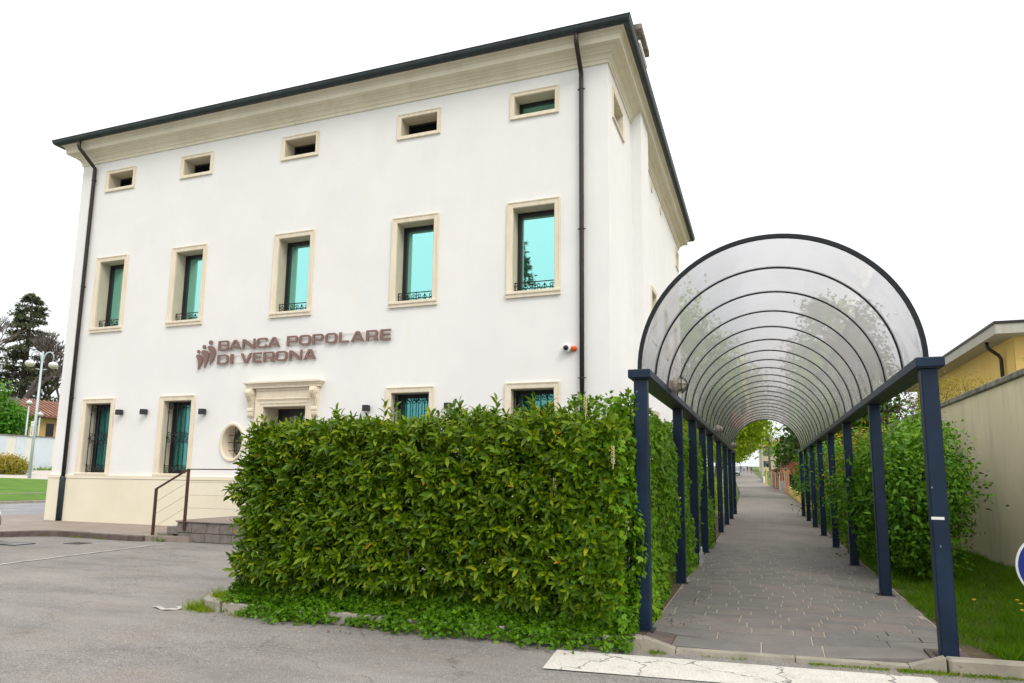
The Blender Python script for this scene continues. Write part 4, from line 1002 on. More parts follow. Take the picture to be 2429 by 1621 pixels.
n3 = 380; y = uni(n3,HY0,HY1); z = uni(n3,.3,2.05); Pl = np.stack([left_x(y,z)+uni(n3,.02,.16),y,z],1); Dl = np.tile([[-1.,-.25,.42]],(n3,1))+rnd(n3,.38)
n4 = 330; x = uni(n4,HX0,HX1); z = uni(n4,.4,2.1); Pb = np.stack([x,HY1-uni(n4,.0,.1),z],1); Db = np.tile([[0,1.,.4]],(n4,1))+rnd(n4,.35)
tall = np.array([(-4.03,6.72,2.12),(-4.0,6.75,2.1),(-3.1,6.75,2.1),(-2.25,6.7,2.12),(-2.22,6.74,2.1),(-1.82,6.7,2.08),(-1.7,6.75,2.1),(-1.66,6.68,2.12),(-4.7,6.75,2.08),(-2.7,6.75,2.12),(-5.5,6.7,1.85),(-5.8,6.75,1.5),(-5.85,6.7,1.3),(-5.85,6.9,1.2),(-5.75,6.68,1.55)])
tdir = np.array([(.05,-.1,1),(.3,0,1),(-.1,0,1),(.1,-.1,1),(-.25,0,1),(.1,-.15,1),(.25,-.1,1),(-.2,0,1),(0,-.1,1),(.1,0,1),(-.7,-.1,1),(-.9,-.1,.7),(-1,-.2,.35),(-1,0,.6),(-.9,-.2,.9)])
parts_ = [shoots(Pf,Df,uni(n,.13,.25),9,uni(n,.095,.138),(1.2,.42),.16), shoots(Pt,Dt,uni(n2,.14,.25),9,uni(n2,.1,.135),(1.2,.5)), shoots(Pl,Dl,uni(n3,.14,.28),9,uni(n3,.105,.14)),
          shoots(Pb,Db,.2,7,.125), shoots(tall,tdir,.28,11,.135,(1.15,.4))]
ncore = 14000
x = uni(ncore,HX0+.2,HX1); y = np.where(RNG.random(ncore) < .6, uni(ncore,HY0+.12,HY0+.4), uni(ncore,HY0+.3,HY1-.1)); z = uni(ncore,.12,2.0)
parts_.append((np.stack([x,y,z],1), rnd(ncore)+np.array([[0,-.5,.2]]), rnd(ncore)+np.array([[0,-.5,.6]]), uni(ncore,.11,.15)))
P, D, N, L = [np.concatenate([q[i] for q in parts_]) for i in range(4)]
def keep(P): return (P[:,2] > .12) & (P[:,0] < -1.30+.1*(P[:,1]>7.05))
k_ = keep(P); P, D, N, L = P[k_], D[k_], N[k_], L[k_]
tint = RNG.beta(2.0,2.2,len(P))*.66+.06*(P[:,2] > 1.9); yel = RNG.random(len(P)); tint[yel > .984] = .8; tint[yel > .9975] = 1.
# the 300 leaves that stand furthest forward become single leaf parts
score = np.where((P[:,1] < HY0+.2)&(P[:,2] > .35)&(L > .1), -P[:,1]+RNG.normal(0,.06,len(P))-1.2*np.clip(-D[:,1],0,1)*.15, -99)
big = np.argsort(-score)[:300]; rest = np.setdiff1d(np.arange(len(P)), big)
me = leaf_mesh('foliage', LAUREL, P[rest]-np.array(WO(hd)), D[rest], N[rest], L[rest], L[rest]*1.0, tint[rest], LEAF_LAUREL)
link('foliage', me, hd, kind='stuff')
lv = [leaf_mesh('leaf', LAUREL, np.zeros((1,3)), np.array([[1.,0,0]]), np.array([[0,0,1.]]), np.array([1.]), np.array([1.0]), np.array([t]), LEAF_LAUREL) for t in (.1,.22,.32,.42,.52,.8,1.)]
def leaf_parts(root, idx, P, D, N, L, tint, meshes, tvals):
    off = np.array(WO(root)); Dn = nrm(D); S = nrm(np.cross(N, Dn)); Nn = np.cross(Dn, S)
    for i in idx:
        o = bpy.data.objects.new('leaf', meshes[int(np.argmin(np.abs(np.array(tvals)-tint[i])))]); COL.objects.link(o); o.parent = root
        mm = Matrix(((*(Dn[i]*L[i]),),(*(S[i]*L[i]),),(*(Nn[i]*L[i]),))).transposed().to_4x4(); mm.translation = Vector(P[i]-off); o.matrix_local = mm
leaf_parts(hd, big, P, D, N, L, tint, lv, (.1,.22,.32,.42,.52,.8,1.))
g = MB()
for xx in np.arange(HX0+.3,HX1,.3):
    for q in range(2):
        a = Vector((xx+random.uniform(-.1,.1),7.05+random.uniform(-.2,.2),.08)); b = a+Vector((random.uniform(-.3,.3),random.uniform(-.35,.25),1.2)); c = b+Vector((random.uniform(-.3,.3),random.uniform(-.2,.2),.75))
        g.tube([a,b,c], [.022,.014,.006], 6)
g.tube([(-3.72,6.62,1.25),(-3.6,6.52,.9),(-3.52,6.5,.62)], [.012,.012,.01], 6)
g.build('branches', MA['bark'], hd, kind='stuff')
# pale flower candles standing out of the hedge
g = MB()
for c, h in (((-1.66,6.6,2.2),.2),((-2.28,6.55,1.92),.16),((-1.36,6.48,1.72),.17),((-1.95,6.5,1.45),.12)):
    g.tube([(c[0],c[1],c[2]-.05),(c[0]+.01,c[1],c[2]+h)], .004, 4)
    for k in range(34):
        a = k*2.4; zz_ = c[2]+h*k/34; r_ = .016*(1-.3*k/34); g.cbox((c[0]+r_*math.cos(a),c[1]+r_*math.sin(a),zz_),(.012,.012,.011),.003)
g.build('flower_spikes', M('cream_blossom', (.55,.5,.28), None, .7), hd, kind='stuff')
# ---- ivy hedge along the path
ih = thing('ivy_hedge', 'ivy covered hedge running along the left posts of the canopy', 'hedge', (-1.6,11.5,.095))
def ivy_x(y, z): return -1.27+wob(y,z,.07)+.12*np.sin(y*1.3)*np.sin(z*2)+.05*np.clip((.5-z)/.5,0,1)-.12*np.clip((z-2.0)/.4,0,1)
def ivy_top(y): return 2.26+.1*np.sin(y*1.9)+.06*np.sin(y*4.7)-.42*np.clip((y-13.2)/3,0,1)
n = 15500; y = uni(n,6.75,16.3); y = np.where(RNG.random(n) < .35, uni(n,6.75,10), y); z = .1+2.25*RNG.random(n); kz = z < ivy_top(y); y, z = y[kz], z[kz]; n = len(y)
P = np.stack([ivy_x(y,z)+uni(n,-.07,.06),y,z],1); N = np.tile([[1.,-.25,.35]],(n,1))+rnd(n,.42); D = np.tile([[.25,-.1,-.9]],(n,1))+rnd(n,.45)
n2 = 3600; y = uni(n2,6.8,16.2); x = uni(n2,-1.95,-1.2); P2_ = np.stack([x,y,ivy_top(y)+uni(n2,-.1,.08)],1); N2 = np.tile([[.2,-.2,1.]],(n2,1))+rnd(n2,.5); D2 = rnd(n2)+np.array([[.3,-.2,-.1]])
n3 = 1500; x = uni(n3,-1.9,-1.27); z = uni(n3,.1,2.1); P3_ = np.stack([x,front_y(x,z)-.03+uni(n3,-.05,.1),z],1); N3 = np.tile([[.2,-1.,.3]],(n3,1))+rnd(n3,.4); D3 = np.tile([[.1,-.2,-.9]],(n3,1))+rnd(n3,.45)
n4 = 3000; y = uni(n4,6.9,16.2); z = uni(n4,.1,2.1); P4_ = np.stack([uni(n4,-1.9,-1.4),y,z],1); N4 = rnd(n4)+np.array([[.8,-.3,.3]]); D4 = rnd(n4)
P, N, D = np.concatenate([P,P2_,P3_,P4_]), np.concatenate([N,N2,N3,N4]), np.concatenate([D,D2,D3,D4])
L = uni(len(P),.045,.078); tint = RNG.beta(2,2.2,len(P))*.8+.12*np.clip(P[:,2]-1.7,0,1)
score = np.where(L > .062, -np.linalg.norm(P-np.array([0,0,1.6]),axis=1)+RNG.normal(0,.5,len(P))+P[:,0]*.4, -99)
big = np.argsort(-score)[:300]; rest = np.setdiff1d(np.arange(len(P)), big)
link('foliage', leaf_mesh('foliage', IVY, P[rest]-np.array(WO(ih)), D[rest], N[rest], L[rest], L[rest], tint[rest], LEAF_IVY), ih, kind='stuff')
lv2 = [leaf_mesh('leaf', IVY, np.zeros((1,3)), np.array([[1.,0,0]]), np.array([[0,0,1.]]), np.array([1.]), np.array([1.]), np.array([t]), LEAF_IVY) for t in (.2,.4,.6,.8)]
leaf_parts(ih, big, P, D, N, L, tint, lv2, (.2,.4,.6,.8))
g = MB()
for k in range(34):
    yy_ = random.uniform(7,16); a = Vector((-1.5,yy_,.08)); b = a+Vector((random.uniform(-.1,.2),random.uniform(-.3,.3),1.1)); g.tube([a,b,b+Vector((random.uniform(-.1,.2),random.uniform(-.4,.4),.8))], [.012,.009,.004], 5)
g.build('stems', MA['bark'], ih, kind='stuff')
# ---- ivy creeping over the kerb
n = 15000; x = uni(n,-5.9,-1.2); t = RNG.random(n)**.8
spill = .1+.16*(.5+.5*np.sin(x*1.1+.4))*(.5+.5*np.sin(x*3.7+1))+.2*np.exp(-((x+1.9)/.45)**2)+.1*np.exp(-((x+3.0)/.3)**2)
spill = spill*np.clip((x+6.2)/.8,0,1)*(.3+1.0*RNG.random(n)**2)+.06*np.sin(x*9.1)*np.sin(x*4.3+1)
ykx = np.where(x > -1.5, 6.66+.1*x, 6.51-.022*(-1.5-x))
y = ykx-spill+(.4+spill)*t; z = np.where(y < ykx, .012+.1*np.clip((y-ykx+spill)/.14,0,1), .13+.3*np.clip((y-ykx)/.35,0,1)**1.3)+uni(n,0,.07)*(.4+np.clip((y-ykx)/.2,0,1.4))
P = np.stack([x,y,z],1); N = np.tile([[0,-.55,.9]],(n,1))+rnd(n,.35); D = rnd(n)+np.array([[0,-.6,-.25]])
L = uni(n,.026,.056); me = leaf_mesh('ivy_ground_cover', IVY, P, D, N, L, L*1.1, RNG.beta(1.3,3.0,n)*.75, LEAF_IVY)
link('ivy_ground_cover', me, None, kind='stuff', label='creeping ivy spilling over the kerb below the laurel hedge', cat='ivy')
# ---- grass
def blades(n, x, y, z, h, tmin=0., tmax=.75, lean=.55, w=.004):
    D = rnd(n,lean)*np.array([[1,1,.2]])+np.array([[0,0,1.]]); N = rnd(n)*np.array([[1,1,.2]])
    return np.stack([x,y,z],1), D, N, h, np.full(n,w)*RNG.uniform(.7,1.5,n), uni(n,tmin,tmax)
A_ = []
n = 52000; y = 7.0+9.5*RNG.random(n)**1.35; x = uni(n,1.60,3.95); edge = 1.62+.06*np.sin(y*3.1)+.05*np.sin(y*7.7)
k_ = (x > edge)&(y > 6.66+.1*x+.16)&~((y < 7.5)&(x < 1.9-.3*(y-6.9))); x, y = x[k_], y[k_]; n = len(x)
tuft = .5+.5*np.sin(x*5.1+y*2.3)*np.sin(y*4.3-x*1.7)
A_.append(blades(n,x,y,np.full(n,.088),(.05+.11*tuft)*RNG.uniform(.6,1.3,n),0,.68,.6,.0045))
n = 9000; x = uni(n,1.66,3.95); y = uni(n,16.5,31); A_.append(blades(n,x,y,np.full(n,.088),uni(n,.08,.2),0,.7,.5,.008))
P, D, N, L, W, T = [np.concatenate([q[i] for q in A_]) for i in range(6)]
link('grass', leaf_mesh('grass', BLADE, P, D, N, L, W, T, GRASS), None, kind='stuff', label='green grass strip between the canopy posts and the garden wall', cat='grass')
B_ = []
for (cx_, cy_, r_, nn, h0, h1, t0, t1) in ((-6.32,6.5,.13,420,.06,.16,.4,1.),(-6.12,6.44,.12,260,.04,.12,.45,1.),(-5.85,6.62,.2,500,.08,.2,.5,1.),(-5.6,6.36,.1,120,.03,.09,.3,.9),(-6.25,6.75,.1,200,.08,.16,.5,1.)):
    B_.append(blades(nn,RNG.normal(cx_,r_*.6,nn),RNG.normal(cy_,r_*.5,nn),np.full(nn,.0 if cy_ < 6.55 else .1),uni(nn,h0,h1),t0,t1,.7,.004))
for x0_, x1_, nn, hh in ((.3,.95,500,.025),(1.0,1.75,900,.045),(1.7,2.4,600,.035),(-.6,-.2,60,.03),(-1.05,-.9,120,.05)):
    xx = uni(nn,x0_,x1_); B_.append(blades(nn,xx,6.66+.1*xx-RNG.exponential(.03,nn),np.zeros(nn),uni(nn,.008,hh),.3,1.,.9,.005))
nn = 420; B_.append(blades(nn,RNG.normal(-13.05,.12,nn),RNG.normal(12.22,.05,nn),np.zeros(nn),uni(nn,.04,.2),.1,.6,.8,.012))
for q in range(9):
    nn = 60; cx_ = random.uniform(-17,-13.4); B_.append(blades(nn,RNG.normal(cx_,.07,nn),RNG.normal(12.0 if cx_ > -16.3 else 11.9,.03,nn),np.zeros(nn),uni(nn,.01,.06),.3,1.,.9,.006))
P, D, N, L, W, T = [np.concatenate([q[i] for q in B_]) for i in range(6)]
link('weed_tufts', leaf_mesh('weed_tufts', BLADE, P, D, N, L, W, T, GRASS), None, kind='stuff', label='yellowish weeds and grass tufts along the kerbs', cat='weeds')
# dandelions in the grass
for i, (x, y) in enumerate(((2.62,9.2),(2.75,9.0),(2.5,8.75),(2.86,9.5),(2.66,9.45),(3.02,8.3),(2.2,9.3))):
    g = MB(); g.tube([(x,y,.09),(x,y,.24)], .003, 4)
    g.cm = 1; g.lathe([(.004,.236),(.02,.25),(.022,.256),(0,.258)],(x,y,0),'z',10)
    o = g.build('dandelion', [M('dandelion_stem', (.12,.25,.03), None, .6), M('dandelion_yellow', (.75,.5,.02), None, .7)] if i == 0 else DAND, label='tiny yellow dandelion in the grass below the big green shrub', cat='flower', group='dandelions in the grass strip')
    if i == 0: DAND = list(o.data.materials)
    recentre(o, (x,y,.09))
# fallen leaves on path and asphalt
nn = 150; x = np.concatenate([uni(90,-1.12,-.75)+RNG.exponential(.1,90)*.3, uni(60,-5.8,-1.5)]); y = np.concatenate([uni(90,6.9,12), uni(60,6.05,6.42)])
P = np.stack([x,y,np.array([zpath(a,b)+.006 if b > 6.75 else .012 for a,b in zip(x,y)])],1)
link('fallen_leaves', leaf_mesh('fallen_leaves', OVATE, P, rnd(nn)*np.array([[1,1,.1]]), np.tile([[0,0,1.]],(nn,1))+rnd(nn,.25), uni(nn,.02,.055), uni(nn,.02,.05), uni(nn,.2,1), FOL('dead_leaf', [(.04,.025,.015),(.14,.05,.02),(.25,.12,.04)], .7, 0)), None, kind='stuff', label='brown fallen leaves scattered by the hedge and path edge', cat='leaves')

def crown(n, c, rad, nclump, cr, shell=.55, flat=1., low=-1.):
    """leaf positions gathered in clumps through an ellipsoid"""
    q = nrm(rnd(nclump*3)); q = q[q[:,2] > low][:nclump]; r = (shell+(1-shell)*RNG.random(len(q))**.6)[:,None]
    C = np.array(c)+q*r*np.array(rad); sz = RNG.uniform(.6,1.25,len(q))*cr
    i = RNG.integers(0, len(q), n); off = rnd(n)*np.array([[1,1,flat*.75]])
    P = C[i]+off*sz[i][:,None]*.62
    Nn = nrm(off)+nrm(P-np.array(c))*.7+np.array([[0,0,.6]])+rnd(n,.4)
    return P, rnd(n)+nrm(off)*.6-np.array([[0,0,.25]]), Nn, C
def plant(name, label, cat, base, c, rad, n, leaf, mat, nclump=40, cr=.35, tpl=OVATE, trunk=.05, stems=1, shell=.4, group=None, wide=1., low=-1., bark='bark', limbs=12, flat=1.):
    t = thing(name, label, cat, base, group)
    P, D, N, C = crown(n, c, rad, nclump, cr, shell, flat, low)
    P[:,2] = np.maximum(P[:,2], base[2]+.05)
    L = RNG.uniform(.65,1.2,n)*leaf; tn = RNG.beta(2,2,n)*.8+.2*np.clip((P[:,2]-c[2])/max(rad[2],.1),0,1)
    link('crown', leaf_mesh('crown', tpl, P-np.array(base), D, N, L, L*wide, tn, mat), t, kind='stuff')
    g = MB(); cc = Vector(c)
    for s_ in range(stems):
        b = Vector(base)+Vector((random.uniform(-1,1),random.uniform(-1,1),0))*(.0 if stems == 1 else .35*min(rad[0],.9))
        fork = b.lerp(cc, .55); fork.z = max(b.z+.25, c[2]-rad[2]*(.75 if stems == 1 else .5))
        fork += Vector((random.uniform(-.05,.05),random.uniform(-.05,.05),0))*rad[0]
        topp = Vector((cc.x+random.uniform(-.15,.15)*rad[0], cc.y+random.uniform(-.15,.15)*rad[1], c[2]+rad[2]*.75))
        k = trunk if stems == 1 else trunk*.6
        g.tube([b-Vector((0,0,.1)), b.lerp(fork,.5), fork, fork.lerp(topp,.5), topp], [k*1.25,k,k*.85,k*.5,k*.15], 8)
        for i in random.sample(range(len(C)), min(limbs, len(C))):
            e = Vector(C[i]); a = fork.lerp(topp, random.uniform(0,.6)); md = a.lerp(e,.5)+Vector((0,0,.08*(e-a).length)); g.tube([a,md,e], [k*.42,k*.26,k*.08], 5)
    g.build('trunk' if stems == 1 else 'stems', MA[bark], t, kind=None if stems == 1 else 'stuff'); return t
# shrubs between canopy and garden wall
plant('shrub', 'big bright green leafy shrub against the garden wall behind the front right post', 'shrub', (2.3,12.4,.09), (2.2,12.5,1.35), (.76,1.4,1.2), 14000, .1, LEAF_SHRUB, 95, .28, trunk=.05, stems=5, shell=.35, limbs=14)
plant('shrub', 'dense green shrub leaning through the canopy posts, second from the road', 'shrub', (2.45,15.2,.09), (2.35,15.2,1.45), (1.05,1.7,1.35), 11000, .11, LEAF_SHRUB, 70, .36, trunk=.05, stems=4, shell=.35)
plant('shrub', 'golden yellow shrub between the right canopy posts', 'shrub', (2.6,19.3,.09), (2.55,19.3,1.5), (.95,1.7,1.4), 7500, .1, LEAF_GOLD, 60, .36, trunk=.05, stems=4, shell=.35)
plant('shrub', 'dark green shrub by the far right canopy posts', 'shrub', (2.6,24,.09), (2.5,24.2,1.55), (1.0,2.2,1.5), 7500, .13, LEAF_GREEN, 60, .4, trunk=.05, stems=4, shell=.35)
plant('shrub', 'green climbing shrub at the far right end of the canopy', 'shrub', (2.6,29.5,.09), (2.45,30,1.55), (1.05,2.6,1.45), 7500, .14, LEAF_SHRUB, 60, .42, trunk=.05, stems=4, shell=.35)
plant('shrub', 'tall shrub with green tips reaching above the coping behind the front right post', 'shrub', (3.35,17.2,.09), (3.35,17.4,1.85), (.45,1.2,1.35), 3600, .1, LEAF_SHRUB, 55, .34, trunk=.05, stems=3, shell=.35)
plant('shrub', 'dark purple leaved shrub rising over the garden wall', 'shrub', (4.75,26,.0), (4.75,26,3.2), (.9,1.2,1.5), 1900, .1, LEAF_PURPLE, 40, .3, trunk=.05, stems=2, shell=.4)
plant('shrub', 'clipped golden hedge bush above the garden wall by the yellow house', 'shrub', (5.05,20.2,.0), (5.05,20.2,3.3), (.55,1.6,1.0), 5000, .05, LEAF_GOLD, 80, .22, trunk=.05, stems=3, shell=.5)
plant('shrub', 'golden bush above the garden wall half hidden by the front right post', 'shrub', (5.05,23.3,.0), (5.05,23.3,3.55), (.6,1.7,1.2), 5000, .055, LEAF_GOLD, 80, .25, trunk=.05, stems=3, shell=.5)
plant('shrub', 'thin green sapling twig entering at the right edge above the wall', 'shrub', (5.45,16.6,.0), (5.42,16.5,3.5), (.5,.7,.8), 260, .08, LEAF_SHRUB, 16, .14, trunk=.03, stems=2, shell=.5)
# growth left of the path behind the ivy
plant('shrub', 'yellow green shrub behind the left canopy posts', 'shrub', (-2.2,19.5,.09), (-2.2,19.6,1.0), (.7,2.2,.95), 2600, .09, LEAF_GOLD, 45, .34, trunk=.04, stems=3, shell=.35)
plant('shrub', 'light green shrub by the far left canopy posts', 'shrub', (-2.2,26,.09), (-2.2,26,1.0), (.7,2.6,.95), 2400, .1, LEAF_TREE, 45, .36, trunk=.04, stems=3, shell=.35)
plant('hedge_bush', 'low green bush at the left edge of the path past the canopy', 'shrub', (-3.2,45,.1), (-3.3,47,.6), (.9,8,.7), 2600, .16, LEAF_TREE, 60, .5, trunk=.04, stems=4, shell=.35)
# street trees past the bank
for i, (x, y, h, r, lb) in enumerate(((-4.6,39.5,12.6,2.9,'pale green street tree just behind the bank, nearest of the row'),(-3.4,52,10.5,3.3,'pale green street tree second in the row past the bank'),(-3.9,64,11,3.6,'pale green street tree third in the row past the bank'),(-4.9,82,12,4.2,'pale green street tree fourth in the row past the bank'),(-7.4,112,12,4.6,'pale green street tree fifth in the row past the bank'),(-7.2,142,12,5,'pale green street tree farthest in the row'))):
    zb = zback(y); plant('street_tree', lb, 'tree', (x,y,zb), (x+(.9 if i else 0),y,zb+h*(.565 if i == 0 else .62)), (r,r,h*(.41 if i == 0 else .385)), 9000, .24+.05*i, LEAF_TREE, 120, .8, QUADL, trunk=.16, shell=.35, group='street trees left of the path', wide=1.2, limbs=26)
plant('evergreen_tree', 'large dark evergreen tree right of the path beyond the canopy', 'tree', (5.0,50,.15), (5.0,50,7.6), (3.6,3.6,6.2), 14000, .33, LEAF_DARK, 130, .8, QUADL, trunk=.25, shell=.4, wide=1.3, limbs=30)
plant('evergreen_tree', 'round dark green tree by the path behind the red hedge', 'tree', (5.2,76,.4), (5.2,76,4.6), (4.2,6,3.9), 7000, .45, LEAF_DARK, 90, 1.0, QUADL, trunk=.25, shell=.4, wide=1.3)

# ================================================================ far end of the path
fw_ = thing('fence_wall', 'low yellow wall with dark railings along the right of the path past the canopy', 'fence', (2.0,45,.15))
MB().add([(1.7,33,-.1),(1.9,33,-.1),(2.2,42,-.1),(2.1,62,-.1),(1.9,62,-.1),(2.0,42,-.1),(1.7,33,.62),(1.9,33,.62),(2.2,42,.66),(2.1,62,.9),(1.9,62,.9),(2.0,42,.66)],
         [(6,7,8,11),(11,8,9,10),(0,6,11,5),(5,11,10,4),(1,2,8,7),(2,3,9,8),(0,1,7,6),(4,10,9,3)]).build('low_wall', MA['yellow'], fw_)
for k in range(60):
    y = 33.2+k*.48; x = lerp_tab(y,[(33,1.8),(42,2.1),(62,2.0)]); z = lerp_tab(y,[(33,.62),(42,.66),(62,.9)])
    MB().box(x-.012,x+.012,y-.012,y+.012,z,z+1.05).build('railing_bar', MA['iron'], fw_)
g = MB()
for zz_ in (.08,1.0): g.tube([(1.8,33,.62+zz_),(2.1,42,.66+zz_),(2.0,62,.9+zz_)], .02, 5)
g.build('rail', MA['iron'], fw_)
plant('climber', 'green climber hanging over the dark railings past the canopy', 'plant', (2.25,38,.1), (2.3,40,1.5), (.45,7,.9), 4200, .11, LEAF_SHRUB, 80, .4, trunk=.04, stems=4, shell=.3)
bw = thing('brick_wall', 'pink brick boundary wall with piers along the far right of the path', 'wall', (1.4,78,.3))
MB.brick = None
brick = M('pink_brick', (.36,.15,.10), (.46,.21,.15), .9, scale=1.6, bump=.3)
for k in range(8):
    y = 63+k*4.2; x = lerp_tab(y, RE)+.25; z = zback(y)
    MB().box(x-.2,x+.2,y-.25,y+.25,z-.2,z+2.0,.02).build('pier', brick, bw); MB().box(x-.25,x+.25,y-.3,y+.3,z+2.0,z+2.1,.02).build('pier_cap', MA['coping'], bw)
    if k < 7:
        x2 = lerp_tab(y+4.2, RE)+.25; z2 = zback(y+4.2); g = MB()
        g.add([(x-.1,y+.25,z-.2),(x+.1,y+.25,z-.2),(x2+.1,y+3.95,z2-.2),(x2-.1,y+3.95,z2-.2),(x-.1,y+.25,z+1.75),(x+.1,y+.25,z+1.75),(x2+.1,y+3.95,z2+1.75),(x2-.1,y+3.95,z2+1.75)],[(0,3,2,1),(4,5,6,7),(0,1,5,4),(1,2,6,5),(2,3,7,6),(3,0,4,7)])
        g.build('wall_panel', brick if k % 2 else MA['gwall'], bw)
plant('red_hedge', 'red leaved clipped hedge above the pink brick wall', 'hedge', (2.3,78,.3), (2.5,78,2.3), (.8,14,.9), 4200, .16, LEAF_RED, 160, .45, trunk=.04, stems=5, shell=.4)
cb = thing('meter_cabinet', 'grey concrete meter cabinet standing beside the far path', 'cabinet', (1.42,60,.3))
MB().box(1.26,1.6,59.7,60.2,.1,1.28,.02).build('body', MA['eave'], cb); MB().box(1.24,1.62,59.68,60.22,1.28,1.34,.01).build('lid', MA['eave'], cb); MB().box(1.31,1.55,59.685,59.699,.4,1.15).build('door', MA['grey'], cb)
yp = thing('yellow_post', 'thin bright yellow post at the far right edge of the path', 'post', (.35,98,.59))
g = MB(); g.tube([(.3,98,.5),(.3,98,3.05)], .075, 8); g.build('pole', M('yellow_paint', (.65,.5,.02), None, .5), yp)
g = MB(); g.lathe([(.085,3.04),(.085,3.12),(0,3.13)],(.3,98,0),'z',8); g.build('cap', MA['grey'], yp)
up_ = thing('utility_pole', 'tall grey concrete utility pole beyond the far end of the path', 'pole', (-.25,140,1.6))
g = MB(); g.tube([(-.25,140,1.3),(-.25,140,13.5)], [.3,.17], 12); g.build('shaft', MA['eave'], up_); g = MB(); g.box(-1.1,.6,139.9,140.1,12.9,13.05); g.build('crossarm', MA['grey'], up_)
ww = thing('white_wall', 'low white wall right of the far path before the pole', 'wall', (.1,120,1.0))
MB().box(-.1,.15,112,128,.6,1.95).build('wall_face', MA['plaster'], ww); MB().box(-.14,.19,111.9,128.1,1.955,2.03).build('coping', MA['coping'], ww)
fh = thing('far_house', 'pale house with red tiled roof at the far end of the path', 'house', (4,185,4))
MB().box(-1.0,11,180,192,2,9.2).build('wall', plaster('far_cream', (.6,.52,.38), (.66,.58,.43), (.5,.42,.3)), fh)
g = MB(); g.add([(-1.8,179.2,9.2),(11.8,179.2,9.2),(11.8,192.8,9.2),(-1.8,192.8,9.2),(3.5,186,11.4),(6.5,186,11.4)],[(0,1,5,4),(1,2,5),(2,3,4,5),(3,0,4),(0,3,2,1)]); g.build('roof', MA['tile'], fh)
for x in (.2,3.2,6.2):
    for z in (4.2,7): wn = MB().box(x,x+1,179.95,180.02,z,z+1.5).build('window', MA['farglass'], fh); MB().box(x-.5,x-.03,179.93,180.02,z,z+1.5).build('shutter', MA['frame'], wn)
plant('far_tree', 'dark green tree beside the far red roofed house', 'tree', (5,160,2.6), (5,160,6.5), (3,4,4.2), 1500, .6, LEAF_GREEN, 40, 1.0, QUADL, trunk=.2, shell=.4, wide=1.3)
plant('far_tree', 'leafless pale tree top showing in the gap above the far path', 'tree', (1.5,175,3.2), (1.2,175,11.5), (3,4,4.5), 500, .5, LEAF_TREE, 40, 1.1, QUADL, trunk=.25, shell=.4, bark='twig', limbs=40)
# people walking far off
def person(x, y, h, top, legs, hair, face, step, lb):
    z = zback(y); k = h/1.75
    V = [(0,0,.95),(0,0,1.15),(0,0,1.38),(0,0,1.5),(0,.01,1.58),(0,.0,1.68),
         (.19,0,1.40),(.27,.02*step,1.14),(.28,-.12*step,.90),(-.19,0,1.40),(-.27,-.02*step,1.14),(-.28,.12*step,.90),
         (.1,0,.90),(.105,-.12*step,.50),(.105,.06*step,.09),(.105,-.08,.03),(-.1,0,.90),(-.105,.12*step,.50),(-.105,.2*step,.09),(-.105,.08*step,.03)]
    E = [(0,1),(1,2),(2,3),(3,4),(4,5),(2,6),(6,7),(7,8),(2,9),(9,10),(10,11),(0,12),(12,13),(13,14),(14,15),(0,16),(16,17),(17,18),(18,19)]
    Rr = [.15,.14,.15,.06,.085,.095,.075,.05,.035,.075,.05,.035,.1,.065,.045,.04,.1,.065,.045,.04]
    me = bpy.data.meshes.new('person'); me.from_pydata([(a*k,b*k,c*k) for a,b,c in V], E, [])
    o = bpy.data.objects.new('tmp', me); COL.objects.link(o); sk = o.modifiers.new('s','SKIN'); o.modifiers.new('u','SUBSURF').levels = 1
    for i, r in enumerate(Rr): me.skin_vertices[0].data[i].radius = (r*k, r*k*.8)
    me.skin_vertices[0].data[0].use_root = True
    bpy.context.view_layer.update()
    m2 = bpy.data.meshes.new_from_object(o.evaluated_get(bpy.context.evaluated_depsgraph_get())); bpy.data.objects.remove(o)
    m2.name = 'person'; m2.materials.clear()
    for c in (top, legs, hair, (.45,.28,.2), (.03,.03,.03)): m2.materials.append(M('cloth', c, None, .8))
    for p in m2.polygons:
        c = p.center/k; p.use_smooth = True
        p.material_index = 4 if c.z < .08 else 1 if c.z < .96 and abs(c.x) < .22 else 3 if (abs(c.x) > .24 and c.z < .98) else 0 if c.z < 1.47 else 2 if (c.z > 1.66 or c.y*face > .02) else 3
    ob = link('person', m2, None, label=lb, cat='person', group='people far down the path'); ob.location = (x,y,z); ob.rotation_euler = (0,0,0 if face > 0 else math.pi); return ob
person(-4.9,164,1.76,(.06,.06,.09),(.03,.035,.06),(.03,.02,.015),1,1,'person in dark jacket and dark trousers, leftmost of the far group')
person(-4.25,163,1.72,(.25,.4,.55),(.07,.1,.17),(.05,.03,.02),1,-1,'person in light blue top and jeans in the far group')
person(-3.5,166,1.66,(.08,.07,.1),(.04,.04,.06),(.06,.035,.02),-1,1,'person in dark clothes right of the blue top in the far group')
person(-2.6,160,1.7,(.12,.08,.06),(.05,.045,.04),(.04,.03,.02),1,-1,'person in brown jacket, rightmost of the far group')
